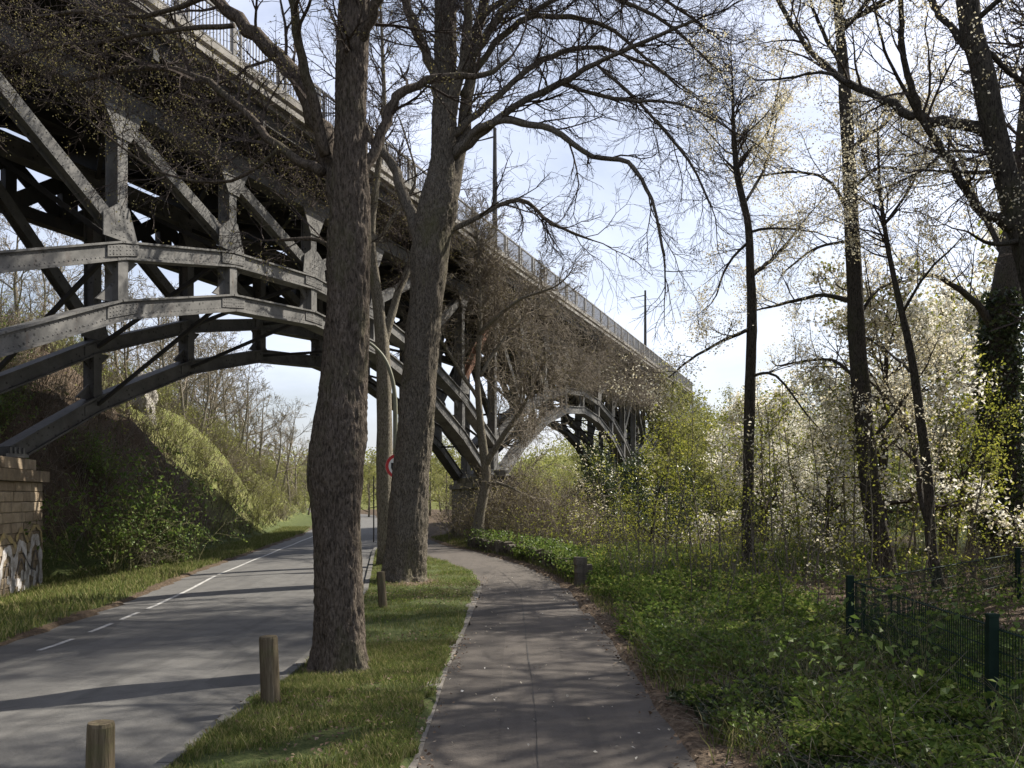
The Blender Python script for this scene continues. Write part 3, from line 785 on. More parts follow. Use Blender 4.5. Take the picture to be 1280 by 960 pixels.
def tree(name, label, cat, Y, trunk, limbs, bark, P, sprig=2.2, L1=1.5, K=20, ridge=0.0, sub=4, buds=None, budper=2, budr=.1, budsize=.035, twigmat='twig', group=None, trunksprig=0, limbmat=None, dYt=0.0, up=0.35, top=0, topfrom=.6):
    base = at(trunk[0][0], trunk[0][1], Y); base.z = Hs(base.x, base.y)-0.05
    root = empty(name, base, label, cat, group)
    pts, rad = traced(trunk, Y, dYt, sub); pts[0].z = min(pts[0].z, base.z)
    tb = Buf(); sweep(tb, pts, rad, K, rough=0.12, ridge=ridge, seed=Y, flare=.55 if K > 60 else .2)
    tb.build('trunk', M[bark], root, smooth=True, origin=base)
    S, tips = [], []
    def sprout(pts, rad, t0, density, L):
        length = sum((pts[i+1]-pts[i]).length for i in range(len(pts)-1)); nk = int(length*density)
        for k in range(nk):
            t = t0 + (1-t0)*(k+RNG.random())/max(nk,1); f = t*(len(pts)-1); i = min(int(f), len(pts)-2)
            d = (pts[i+1]-pts[i]).normalized(); pr = rvec(); pr.z = pr.z*0.6+up; pr = (pr-d*pr.dot(d)).normalized()
            a = RNG.uniform(.45,1.15); cd = d*math.cos(a)+pr*math.sin(a)
            grow(S, tips, pts[i].lerp(pts[i+1], f-i), cd, L*RNG.uniform(.5,1.3), min(rad[i]*.5, 0.028), 0, P)
        grow(S, tips, pts[-1], (pts[-1]-pts[-2]).normalized(), L, rad[-1], 0, P)
    for q_ in range(top):
        i = int(len(pts)*RNG.uniform(topfrom, .93)); a_ = q_*2.4+RNG.uniform(-.4,.4); d = Vector((math.cos(a_), math.sin(a_), RNG.uniform(.35,.8))).normalized(); L = RNG.uniform(2.6,4.6); q = [pts[i]]; r = [max(rad[i]*.55,.03)]
        for j in range(6): d = (d+Vector((gauss(0,.12),gauss(0,.12),.03))).normalized(); q.append(q[-1]+d*L/6); r.append(r[0]*(1-.14*(j+1)))
        lb_ = Buf(); sweep(lb_, q, r, 7, rough=.15); lb_.build('limb', M[limbmat or bark], root, smooth=True, origin=base); sprout(q, r, .2, sprig*1.4, L1)
    for lm in limbs:
        lp, dY = lm[0], lm[1]; sp = lm[2] if len(lm) > 2 else sprig
        f = (lp[0][1]-trunk[0][1])/(trunk[-1][1]-trunk[0][1])
        q, r = traced(lp, Y, dY, 4)
        for i in range(1, len(q)-1): q[i] = q[i] + Vector((gauss(0,1),gauss(0,1),gauss(0,1)))*min(r[i]*0.25, .03)
        lb_ = Buf(); sweep(lb_, q, r, 10 if r[0] > .05 else 7, rough=0.15, ridge=ridge*.4, seed=Y+dY)
        lb_.build('limb', M[limbmat or bark], root, smooth=True, origin=base)
        sprout(q, r, 0.22, sp, L1)
    sprout(pts, rad, 0.72 if not trunksprig else 0.35, sprig if not trunksprig else trunksprig, L1)
    cb = Buf(); segs(cb, S, 0)
    mats = [M[twigmat]]
    if buds:
        mats.append(M[buds]); C_ = cloud(tips, budper, budr); tz_ = np.array([p.z for p in pts]); tx_ = np.array([p.x for p in pts])
        if buds == 'blossom_dim': C_ = C_[np.abs(C_[:,0]-np.interp(C_[:,2], tz_, tx_)) > .42]
        leaves(cb, C_, budsize, 1, 0.65)
    cb.build('crown', mats, root, origin=base)
    return root, tips

PB = dict(seg=(6,5,4), kids=(7,5), wig=.17, trop=(.02,-.01,-.03), ang=(.45,1.05), lr=.55, rmin=.0035)
PB2 = dict(PB, kids=(9,6), rmin=.0038)

T1 = [(428,846,74),(427,826,60),(424,750,58),(421,650,57),(420,590,68),(424,545,66),(429,480,55),(434,400,51),(437,300,50),(438,220,44),(439,150,38),(440,80,37),(443,0,35),(450,-120,28),(455,-300,18),(452,-480,6)]
tree('linden_tree', 'thick ridged trunk of the nearest bare tree, bulging at mid height, between road and path', 'tree', 11.1, T1, [
    ([(432,285,24),(412,215,25),(398,150,22),(360,80,20),(310,35,17),(265,-10,14),(200,-80,10),(130,-150,5)], 1.2),
    ([(408,195,14),(387,110,12),(372,40,11),(360,-30,9),(340,-140,4)], -1.0),
    ([(402,215,13),(350,185,10),(290,125,9),(235,92,8),(170,85,6),(90,105,3)], 1.6, 5.5),
    ([(292,32,6),(205,40,5),(130,52,4),(40,62,3),(-40,90,2)], 1.9, 5.0),
    ([(445,60,16),(462,25,14),(480,-20,12),(505,-120,7),(540,-220,3)], -0.8),
    ([(440,232,17),(468,192,13),(488,138,12),(506,114,11),(545,98,9),(605,94,6),(640,70,3)], .7, 1.6),
    ([(350,185,5),(290,225,4),(200,215,3),(110,150,2)], 1.3, 4.5),
    ([(262,-5,8),(180,20,5),(90,15,4),(10,30,2)], 1.8, 5.0),
    ([(430,330,6),(400,300,5),(350,300,3)], .5, 2.0),
    ], 'bark_a', PB, 2.0, 1.25, 120, .028, 34, 'bud', 2, .03, .026, up=.2)

T2 = [(506,738,66),(505,724,54),(507,690,50),(513,600,45),(522,500,42),(530,400,41),(540,300,45),(548,255,46),(553,200,30),(555,150,28),(557,80,26),(557,0,24),(560,-100,17),(565,-200,10),(570,-300,3)]
tree('linden_tree', 'second big bare tree with a mossy forked trunk and long arching branches over the path', 'tree', 22.4, T2, [
    ([(552,265,30),(572,200,22),(582,140,16),(588,80,14),(600,20,13),(620,-60,9),(640,-160,3)], 1.5),
    ([(556,170,14),(575,100,14),(585,50,12),(583,0,10),(583,-90,5)], -1.2),
    ([(565,198,10),(600,160,9),(640,152,8),(690,163,7),(740,195,6),(785,203,5),(815,250,4),(830,320,3)], -3.0, 1.3),
    ([(568,192,14),(610,160,10),(650,130,8),(700,105,8),(745,80,6),(810,50,5),(870,25,3)], -2.2),
    ([(565,170,9),(610,130,8),(650,95,7),(690,70,7),(750,60,5),(830,90,3)], 2.2),
    ([(578,120,9),(600,80,8),(640,35,7),(680,20,6),(750,30,5),(810,75,3),(850,110,2)], 1.0),
    ([(580,90,11),(605,45,10),(640,5,9),(690,-40,7),(780,-80,4)], -1.0),
    ([(548,130,14),(540,85,13),(522,40,12),(508,0,11),(490,-70,7),(470,-150,3)], -1.5),
    ([(527,305,19),(508,255,14),(490,205,12),(465,175,10),(440,120,7),(425,60,4)], 2.0),
    ([(555,292,8),(600,270,6),(650,250,5),(690,280,4),(740,300,2)], 1.2),
    ([(705,105,6),(735,115,5),(780,125,4),(850,130,3),(910,160,2)], -2.8),
    ([(600,20,8),(660,-20,7),(740,-30,6),(830,0,4),(900,50,2)], 1.8),
    ([(745,80,4),(800,130,4),(860,200,3),(890,260,2)], -2.6),
    ([(640,35,5),(720,-10,5),(820,20,4),(900,90,2)], .5),
    ], 'bark_b', PB2, 3.4, 1.9, 110, .045, 24, None, up=.05)

T3 = [(483,702,21),(481,600,20),(480,500,18),(478,430,17),(470,360,13),(464,300,10),(470,230,8),(480,150,6),(478,60,4),(475,0,2)]
tree('small_tree', 'slender pale barked tree between the two big trunks, forked at mid height', 'tree', 27.5, T3, [
    ([(479,428,12),(495,380,10),(512,330,8),(540,280,5),(560,240,3)], 1.0),
    ([(470,350,7),(450,300,5),(445,240,4),(455,180,2)], -1.0),
    ([(466,310,5),(500,260,4),(520,220,3),(500,150,2)], 1.0)], 'bark_pale', PB2, 2.2, 1.3, 24, .006, 5, 'bud', 1, .04, .03)

T4 = [(598,672,20),(598,655,15),(604,620,12),(608,590,11),(604,560,11),(597,480,7),(600,400,6),(598,330,4),(596,290,2)]
tree('small_tree', 'crooked pale tree by the stone pier, with a bent trunk and many brown twigs', 'tree', 37.0, T4, [
    ([(606,585,8),(625,550,7),(650,515,5),(668,480,3)], -1.0),
    ([(607,605,6),(625,604,4),(650,615,2)], -0.5),
    ([(598,500,5),(560,440,4),(530,400,3)], -1.0),
    ([(598,420,5),(640,380,4),(690,360,3)], -1.5),
    ([(600,470,5),(625,430,4),(650,400,2)], 1.0),
    ([(598,350,4),(560,320,3),(520,300,2)], -1.0)], 'bark_pale', dict(PB2, rmin=.009), 3.5, 1.9, 16, .006, 5, 'bud', 1, .05, .04, 'twig_brown')

PR = dict(seg=(5,4,3), kids=(5,4), wig=.14, trop=(.03,.01,0.), ang=(.4,1.0), lr=.55, rmin=.0035)
tree('alder_tree', 'thin dark trunk leaning upright left of centre in the right hand wood, with cream buds', 'tree', 24.0,
     [(936,725,17),(935,640,14),(937,500,13),(940,400,12),(938,340,11),(935,280,9),(922,220,8),(917,160,5),(915,90,2)], [
    ([(938,345,6),(958,330,5),(975,315,4),(1010,270,2)], 1.0), ([(936,412,5),(905,425,4),(862,450,3),(838,470,2)], -1.5),
    ([(920,215,5),(935,190,4),(960,165,3),(975,100,2)], 1.0), ([(936,290,4),(970,285,3),(1020,290,2)], -1.0), ([(930,255,4),(960,200,3),(970,150,2)], 2.),
    ([(937,470,4),(970,470,3),(1010,520,2)], -1.0), ([(937,300,4),(910,330,3),(895,370,2)], 1.0)], 'bark_dark', PR, 2.6, 1.35, 20, .006, 6, 'blossom_dim', 10, .11, .06)
tree('alder_tree', 'tall straight dark trunk rising out of frame right of centre, mossy on one side', 'tree', 22.0,
     [(1114,748,29.2),(1105,690,24.1),(1092,640,23.2),(1085,580,22.4),(1078,500,21.5),(1072,430,20.6),(1068,350,18.9),(1064,270,17.2),(1060,180,15.5),(1055,100,13.8),(1049,30,11.2),(1046,-40,10.3),(1045,-150,8.6),(1043,-260,6.0),(1040,-360,2.6)], [
    ([(1046,-30,7),(1000,-110,5),(950,-160,3),(900,-180,2)], -1.0), ([(1046,-60,7),(1100,-130,5),(1160,-170,3)], 1.0), ([(1045,-110,6),(1010,-190,4),(960,-250,2)], 1.5), ([(1044,-160,6),(1090,-240,4),(1130,-300,2)], -1.5), ([(1044,-200,5),(1000,-280,3),(970,-330,2)], -2.0), ([(1046,-90,6),(1060,-170,4),(1100,-230,2)], 3.0), ([(1045,-130,6),(1020,-180,4),(985,-215,2)], -3.0),
    ([(1068,378,8),(1030,369,5),(985,378,4),(945,388,2)], 3.5), ([(1062,190,6),(1085,168,5),(1110,150,4),(1140,90,2)], 1.5),
    ([(1052,38,6),(1080,15,5),(1112,-5,4),(1150,-40,2)], -1.0), ([(1058,90,7),(1040,60,5),(1020,20,4),(1008,-20,2)], 1.5),
    ([(1064,280,5),(1040,230,4),(1000,215,3),(950,220,2)], 3.5), ([(1070,400,5),(1100,360,4),(1140,350,2)], 1.0), ([(1062,240,5),(1100,210,4),(1150,220,2)], -1.0),
    ([(1076,480,5),(1040,450,4),(985,455,3)], 3.5), ([(1080,560,5),(1115,520,4),(1150,470,2)], -1.0), ([(1064,300,4),(1020,310,3),(980,340,2)], 4.0)], 'bark_dark', PR, 2.8, 1.35, 32, .010, 6, top=13, topfrom=.68, buds='blossom_dim', budper=10, budr=.11, budsize=.06)
tree('alder_tree', 'leaning slim two stemmed tree behind the fence, among pale blossom', 'tree', 19.8,
     [(1178,750,16.8),(1165,690,12.6),(1160,600,11.8),(1150,520,10.9),(1140,450,9.2),(1125,380,7.6),(1110,310,5.9),(1100,240,4.2),(1097,160,1.7)], [
    ([(1166,690,9),(1150,610,8),(1138,545,6),(1110,500,4),(1080,470,2)], 4.5), ([(1128,390,4),(1160,340,3),(1190,310,2)], -1.0), ([(1145,470,4),(1110,440,3),(1080,420,2)], 4.5),
    ([(1106,280,4),(1140,230,3),(1170,150,2)], 1.0), ([(1103,250,4),(1080,200,3),(1075,130,2)], 4.0)], 'bark_dark', PR, 3.0, 1.3, 20, .006, 6, 'blossom_dim', 10, .11, .058)
tree('alder_tree', 'dark leaning trunk entering from the right edge, one heavy limb reaching left across the sky', 'tree', 13.0,
     [(1352,830,46),(1345,700,40),(1330,560,36),(1310,430,34),(1285,320,31),(1270,270,29),(1255,210,28),(1240,150,28),(1228,90,26),(1215,40,25),(1208,-10,24),(1195,-100,20),(1180,-220,16),(1170,-360,11),(1160,-500,6),(1155,-600,3)], [
    ([(1190,-120,10),(1120,-220,7),(1040,-290,5),(960,-330,3)], -1.0), ([(1185,-170,10),(1260,-280,7),(1330,-350,4)], 1.0), ([(1178,-240,8),(1110,-340,6),(1050,-420,3)], 1.2), ([(1174,-300,8),(1230,-400,5),(1280,-480,3)], -1.2), ([(1170,-360,6),(1110,-450,4),(1070,-520,2)], -.8), ([(1186,-150,9),(1150,-260,6),(1090,-330,4)], 2.5), ([(1176,-260,8),(1160,-340,5),(1120,-420,3)], -2.5),
    ([(1238,166,15),(1190,153,13),(1150,148,12),(1105,125,10),(1060,102,9),(1020,72,7),(990,30,6),(965,-10,5),(930,-60,3)], 2.0),
    ([(1266,285,14),(1225,262,11),(1205,235,10),(1180,190,10),(1155,150,9),(1138,105,8),(1128,60,7),(1126,0,6),(1120,-80,3)], -1.2),
    ([(1212,62,10),(1180,25,8),(1165,0,7),(1140,-60,3)], 1.5), ([(1222,50,7),(1250,80,6),(1280,105,5),(1330,130,3)], .8),
    ([(1062,103,5),(1025,90,4),(985,98,3),(945,100,2)], 1.8, 3.0), ([(1250,215,6),(1205,215,4),(1155,213,2)], -1.), ([(1275,300,8),(1240,305,5),(1210,290,3)], -.8),
    ([(1150,150,5),(1115,85,4),(1100,40,3),(1085,-30,2)], -.8), ([(1180,190,4),(1150,215,3),(1090,240,2)], 2.0),
    ([(1290,330,8),(1340,230,7),(1420,120,5),(1500,60,3)], 1.0), ([(1215,30,7),(1290,-40,6),(1380,-90,4)], -1.)], 'bark_dark', PR, 2.4, 1.2, 40, .012, 6, top=13, topfrom=.68, buds='blossom_dim', budper=8, budr=.08, budsize=.038)

# ivy covered trunk
T9 = [(1262,722,52),(1256,650,46),(1252,560,42),(1250,470,40),(1252,400,36),(1262,330,28),(1275,240,20),(1285,120,18),(1295,20,16),(1300,-120,13),(1305,-260,9),(1310,-380,4)]
r9, tips9 = tree('ivy_clad_tree', 'stout trunk smothered in dark ivy near the right edge, behind the fence', 'tree', 28.0, T9, [
    ([(1252,430,14),(1220,380,9),(1180,350,6),(1140,340,3)], -1.), ([(1258,360,12),(1300,300,9),(1340,220,6)], 1.), ([(1262,330,8),(1230,270,6),(1200,200,4)], 1.5)], 'bark_dark', dict(PR, rmin=.008), 2.4, 2.0, 24, .02, 5, top=14, topfrom=.55)
pts9, rad9 = traced(T9, 28.0, 0, 6); ib = Buf(); C9 = []
for p, r in zip(pts9, rad9):
    if p.z > 8.5: continue
    for _ in range(230):
        a = RNG.uniform(0, 6.28); rr = r*RNG.uniform(.95, 1.5); C9.append((p.x+math.cos(a)*rr, p.y+math.sin(a)*rr, p.z+RNG.uniform(-.35,.35)))
leaves(ib, C9, .14, 0, .9); ib.build('ivy', M['leaf_dark'], r9, origin=r9.location)
# ------------------------------------------------------------------ background trees: a few built, the rest copied
def proto_tree(h, spread, P, bark, twig, leafm, per, rad, size, crown_lo=.3, nl=9, trunk_r=.14, seed=0, lean=.1, lens=.33, leaf2=None):
    """returns (trunk mesh, crown mesh) standing on the origin"""
    S, tips = [], []
    pts = [Vector((0,0,-.2))]; d = Vector((gauss(0,lean),gauss(0,lean),1)).normalized(); n = 9
    for i in range(n):
        d = (d+Vector((gauss(0,.07),gauss(0,.07),.04))).normalized(); pts.append(pts[-1]+d*(h*.85+.2)/n)
    rad_ = [trunk_r*(1-.85*i/n) for i in range(n+1)]; rad_[0] *= 1.25
    tb = Buf(); sweep(tb, pts, rad_, 8, rough=.15)
    for k in range(nl):
        t = crown_lo+(1-crown_lo)*(k+RNG.random()*.8)/nl; f = t*n; i = min(int(f), n-1)
        a = k*2.4+RNG.uniform(-.5,.5); el = RNG.uniform(.25,.95)*(.6+.6*t)
        cd = Vector((math.cos(a)*math.cos(el), math.sin(a)*math.cos(el), math.sin(el)))
        grow(S, tips, pts[i].lerp(pts[i+1], f-i), cd, h*lens*spread*RNG.uniform(.75,1.2)*(1.15-.55*t), rad_[i]*.55, 0, P)
    cb = Buf(); segs(cb, S, 0); mats = [M[twig]]
    if leafm: mats.append(M[leafm]); leaves(cb, cloud(tips, per, rad), size, 1, .6)
    if leaf2: mats.append(M[leaf2]); leaves(cb, cloud(tips, max(per//3,1), rad*1.2), size, 2, .6)
    to = tb.build('trunk', M[bark], None, smooth=True); co = cb.build('crown', mats, None)
    tm, cm = to.data, co.data
    bpy.data.objects.remove(to); bpy.data.objects.remove(co); return tm, cm
def plant_tree(name, proto, x, y, s, rz, label, cat, group, dz=0.0, sz=1.0, crown='crown'):
    r = empty(name, (x, y, Hs(x,y)-.05+dz), label, cat, group, rz); r.scale = (s, s, s*sz)
    link('trunk', proto[0], r); link(crown, proto[1], r); return r
PBG = dict(seg=(5,4,3), kids=(6,5), wig=.16, trop=(.05,.03,.02), ang=(.35,.9), lr=.55, rmin=.012)
PBF = dict(seg=(4,3,2), kids=(6,5), wig=.16, trop=(.05,.03,.0), ang=(.35,.95), lr=.52, rmin=.012)
bare = [proto_tree(8.5, 1.0, PBG, 'bark_pale', 'twig_brown', 'bud', 2, .12, .07, .25, 13, .13) for _ in range(3)]
willow = [proto_tree(10, 1.0, PBF, 'bark_pale', 'twig_olive', 'leaf_willow', 11, .30, .17, .12, 14, .16) for _ in range(3)]
cherry = proto_tree(7.5, 1.0, PBF, 'bark_dark', 'twig', 'blossom', 20, .15, .11, .22, 14, .15, leaf2='leaf_yg')
oakish = proto_tree(9, 1.0, PBF, 'bark_dark', 'twig', 'leaf_yg', 8, .28, .15, .2, 13, .16)
dark_b = [proto_tree(5.0, 1.5, PBF, 'bark_dark', 'twig', 'leaf_dark', 16, .28, .20, .02, 14, .10) for _ in range(2)]

# bare trees up on the left hillside, ridge and slope
k = 0
for i in range(95):
    Y = 38+i*1.75+RNG.uniform(-2,2); u = 3.5+((i*5)%11)*1.9+RNG.uniform(0,1.5)
    x = float(road_l(Y))-float(toe(Y))-u
    plant_tree('bare_tree', bare[k%3], x, Y, (.55+.045*min(u,9))*RNG.uniform(.85,1.1), RNG.uniform(0,6.28), 'bare brownish tree growing on the left hillside above the road', 'tree', 'bare trees on the left hillside'); k += 1
for (px, Y, s_) in ((205,56,1.0),(228,60,1.05),(248,58,.95),(262,66,1.1),(280,64,1.0),(296,72,1.1),(312,70,.95),(326,80,1.1),(340,78,1.0),(352,88,1.1),(362,84,.9),(372,96,1.1),(384,92,.9),(392,104,1.0),(218,70,1.2),(240,76,1.25),(268,82,1.25),(300,90,1.2)):
    plant_tree('bare_tree', bare[k%3], (px-640)/F*Y, Y, s_, RNG.uniform(0,6.28), 'bare brownish tree growing on the left hillside above the road', 'tree', 'bare trees on the left hillside'); k += 1
for i in range(46):
    Y = 84+i*2.6; u = 8+((i*7)%13)*2.6+RNG.uniform(0,2); x = float(road_l(Y))-float(toe(Y))-u
    plant_tree('bare_tree', bare[k%3], x, Y, RNG.uniform(.95,1.3), RNG.uniform(0,6.28), 'bare brownish tree growing on the left hillside above the road', 'tree', 'bare trees on the left hillside'); k += 1
# leafless trees just right of the view, whose branch shadows dapple path and road
tall = [proto_tree(13, 1.0, dict(PBG, seg=(6,5,4), kids=(8,5), rmin=.012), 'bark_dark', 'twig', 'bud', 1, .06, .03, .25, 26, .26, lens=.23) for _ in range(2)]
for i, (x, y, s_) in enumerate(((9.9,11.0,1.0),(12.0,14.2,1.1),(14.6,17.5,1.25),(12.2,11.8,1.1),(15.4,17.6,1.5),(13.6,14.8,1.4),(6.9,5.8,.85),(18.5,18.0,1.3),(10.6,8.6,1.0),(20.5,22.5,1.2))):
    plant_tree('woodland_tree', tall[i%2], x, y, s_, i*1.3, 'tall tree in bud standing just beyond the right edge of the view', 'tree', 'woodland trees right of the view')
high = proto_tree(18, 1.0, dict(PBG, seg=(6,5,4), kids=(7,5), rmin=.010), 'bark_dark', 'twig', 'blossom_dim', 3, .10, .055, .55, 22, .24, lens=.2)
for (x, y, lab) in ((10.9,17.2,'high crowned tree leaning in above the heavy limb at top right'),(13.7,21.6,'high crowned tree with pale buds at the upper right corner, behind the leaning trunk')):
    plant_tree('woodland_tree', high, x, y, 1.0, x, lab, 'tree', None)
# trees closing the road and the far ground: young leaf green
for (x, y, s) in ((-15,92,.8),(-12,100,1.0),(-21,104,1.1),(-9,96,1.0),(-14,112,1.2),(-28,125,1.2),(-8,108,1.1),(-22,135,1.3),(-35,150,1.3),(-5,92,.9),(-2,98,.9),(-18,120,1.2),(-24,112,1.1),(-10,124,1.2),(-6,84,.6)):
    plant_tree('roadside_tree', willow[k%3] if k % 3 == 0 else bare[k%3], x, y, s*.85, RNG.uniform(0,6.28), 'tree of the thin spring wood beyond the bridge where the road bends away', 'tree', 'spring wood trees beyond the bridge'); k += 1
for (x, y, s) in ((1.5,92,.85),(6,100,1.0),(4,118,1.1),(12,110,1.0),(10,130,1.2),(18,140,1.2),(3,140,1.2),(-4,125,1.1),(9,96,.75),(20,120,1.0)):
    plant_tree('willow_tree', willow[k%3], x, y, s*.95, RNG.uniform(0,6.28), 'hazy yellow green willow seen through the far arch of the bridge', 'tree', 'willows behind the far arch', sz=.8); k += 1
for (x, y, s) in ((15.6,74,1.35),(18.5,80,1.45),(13.8,80,1.2),(19,84,1.1),(22,78,1.0),(25,88,1.25),(28,80,1.05),(16,92,1.0),(33,84,1.1),(24,98,1.4),(32,98,1.3),(40,92,1.0),(38,104,1.3),(46,110,1.3),(52,118,1.4),(60,112,1.3),(30,118,1.5),(44,128,1.6),(60,135,1.6),(70,122,1.4),(78,135,1.5),(20,110,1.3),(85,118,1.4),(95,130,1.4),(12,125,1.5)):
    plant_tree('riverside_tree', (willow+[oakish])[k%4], x, y, s*RNG.uniform(.8,1.0), RNG.uniform(0,6.28), 'green leafed tree on the far river bank', 'tree', 'trees on the far river bank'); k += 1
# distant wood on the hills: reads as one mass
wb_ = Buf(); C = []
for _ in range(3600):
    a = RNG.uniform(-.75, .75); R_ = RNG.uniform(150, 290); x, y = R_*math.sin(a), R_*math.cos(a); z = Hs(x,y); h = RNG.uniform(6,12)
    for _ in range(34):
        C.append((x+gauss(0,2.2), y+gauss(0,2.2), z+h*RNG.uniform(.15,1)))
leaves(wb_, C, .62, 0, .7); C = []
for _ in range(500):
    Y = RNG.uniform(95, 165); x = float(road_l(Y))-float(toe(Y))-RNG.uniform(6, 55); z = Hs(x,Y); h = RNG.uniform(2,6)
    for _ in range(26): C.append((x+gauss(0,1.1), Y+gauss(0,1.1), z+h*RNG.uniform(0,1)))
leaves(wb_, C, .42, 0, .7); tag(wb_.build('distant_wood', M['leaf_willow']), 'far off hazy green wood on the low hills', 'wood', kind='stuff')

# white blossom tree and companions on the right
plant_tree('cherry_tree', cherry, 14.9, 30.5, 1.25, 1.0, 'cherry tree white with blossom beside the ivy clad trunk', 'tree', None)
plant_tree('cherry_tree', cherry, 12.5, 34.0, .85, 3.0, 'lower white blossom tree behind the tall straight trunk near the water', 'tree', None, 1.0)
plant_tree('cherry_tree', cherry, 22.0, 70.0, 1.0, 4.0, 'distant blossom tree across the river, dotted white among the green', 'tree', None, 3.6)
plant_tree('maple_tree', oakish, 13.0, 26.0, .6, 2.0, 'yellow green leafed young maple in front of the ivy clad trunk', 'tree', None)
plant_tree('maple_tree', oakish, 5.0, 32.0, .5, 2.5, 'small yellow green maple by the river, low branches over dark water', 'tree', None)
plant_tree('cherry_tree', cherry, 9.4, 26.5, .66, 5.0, 'small blossom tree close to the left of the straight mossy trunk', 'tree', None)

for x, y, s_, rz, lab in ((9.8,35,1.1,.4,'cream blossoming cherry tree between the thin dark trunk and the straight mossy trunk'),(17.5,34,1.9,5.1,'largest blossom tree, rising behind the ivy clad trunk at the right edge'),(10.5,24.5,1.15,3.6,'white blossoming cherry between the straight mossy trunk and the two stemmed tree')):
    plant_tree('cherry_tree', cherry, x, y, s_, rz, lab, 'tree', None)
# shrubs
def proto_shrub(h, stems, P, twig, leafm, per, rad, size, flare=.5, r0=.014):
    S, tips = [], []
    for k in range(stems):
        a = RNG.uniform(0,6.28); f = RNG.uniform(0,flare)
        grow(S, tips, Vector((gauss(0,.18),gauss(0,.18),-.05)), Vector((math.cos(a)*f, math.sin(a)*f, 1)).normalized(), h*RNG.uniform(.6,1.1), r0, 0, P)
    b = Buf(); segs(b, S, 0); mats = [M[twig]]
    if leafm: mats.append(M[leafm]); leaves(b, cloud(tips, per, rad), size, 1, .65)
    o = b.build('shrub', mats); me_ = o.data; bpy.data.objects.remove(o); return me_
PS = dict(seg=(5,4,3), kids=(6,4), wig=.15, trop=(-.03,-.02,-.02), ang=(.3,.9), lr=.5, rmin=.004)
sh_leaf = [proto_shrub(2.0, 16, PS, 'twig_olive', 'leaf_mid', 3, .10, .085, .8) for _ in range(2)]
sh_dry = [proto_shrub(1.9, 20, PS, 'twig_brown', 'bud', 1, .06, .05, .9) for _ in range(2)]
sh_olive = [proto_shrub(2.2, 18, PS, 'twig_olive', 'leaf_willow', 4, .10, .07, .6) for _ in range(2)]
def shrub(me_, x, y, s, label, group, name='shrub', sz=1.0, dz=0.0):
    o = link(name, me_); o.location = (x, y, Hs(x,y)-.03+dz); o.rotation_euler = (0,0,RNG.uniform(0,6.28)); o.scale = (s,s,s*sz); return tag(o, label, 'shrub', group)
shrub(sh_leaf[0], -11.3, 25.0, 1.4, 'tall green bramble bush beside the graffiti pier, its shoots arching up', None, 'bramble_bush')
shrub(sh_leaf[1], -11.8, 27.8, 1.65, 'broad green bush behind the bramble, in front of the shaded bank', None)
shrub(sh_leaf[1], -10.4, 27.4, 1.0, 'low green bush spilling onto the grass by the left road edge', None)
shrub(sh_dry[0], -10.9, 26.2, .6, 'low dry brown thicket between the green bushes and the road', None)
for i in range(84):
    Y = 30+70*(i/84)**1.3+RNG.uniform(-1,1); u = RNG.uniform(.2, 10); x = float(road_l(Y)-toe(Y))-u
    shrub(((sh_olive+sh_dry)[(i*7)%4] if i % 3 else sh_olive[i%2]) if Y > 40 else sh_dry[i%2], x, Y, RNG.uniform(.45,.95), 'scrubby bush on the steep bank left of the road', 'scrub on the left bank')  # only dry brown bushes near the bridge, deepening its shadow by colour
for i in range(16):
    Y = RNG.uniform(20, 31); u = RNG.uniform(1.0, 9); x = float(road_l(Y)-toe(Y))-u
    shrub(sh_dry[i%2] if i % 2 else sh_leaf[i%2], x, Y, RNG.uniform(.8,1.2), 'bush in the shade of the bridge on the left bank', 'shaded bushes under the bridge')
for i, (x, y, s) in enumerate(((1.1,36,1.0),(0.4,38.5,1.15),(1.9,38,1.2),(2.6,35,.9),(.2,35.2,.7),(3.2,39,1.3),(1.6,41,1.4),(2.6,43,1.5),(-.6,37.5,.9),(-.4,39.4,1.1),(-1.9,39.9,.8),(.4,40.6,1.3),(-2.6,41.5,1.0),(-.9,38.8,1.35),(.1,39.8,1.6),(-1.5,38.6,1.0),(.9,39.2,1.5))):
    shrub(sh_dry[i%2], x, y, s*1.15, 'tangled dry brown bramble thicket in front of the stone pier', 'brown brambles before the pier', 'bramble_thicket')
for i, (x, y, s, dz) in enumerate(((4.0,44,.9,0),(5.2,50,1.1,.8),(8,66,1.4,.5),(11,68,1.5,1.0),(13,78,1.6,.6),(17,80,1.5,1.),(6,56,1.0,1.),(22,76,1.3,.6),(27,78,1.3,.6),(33,78,1.4,.6),(9.5,60,1.0,.7),(20,86,1.5,0))):
    o = empty('evergreen_shrub', (x,y,Hs(x,y)+dz), 'dark evergreen bush by the river under the far end of the bridge', 'shrub', 'dark bushes along the river', RNG.uniform(0,6)); o.scale = (s*.8,)*3
    link('stem', dark_b[i%2][0], o); link('foliage', dark_b[i%2][1], o)

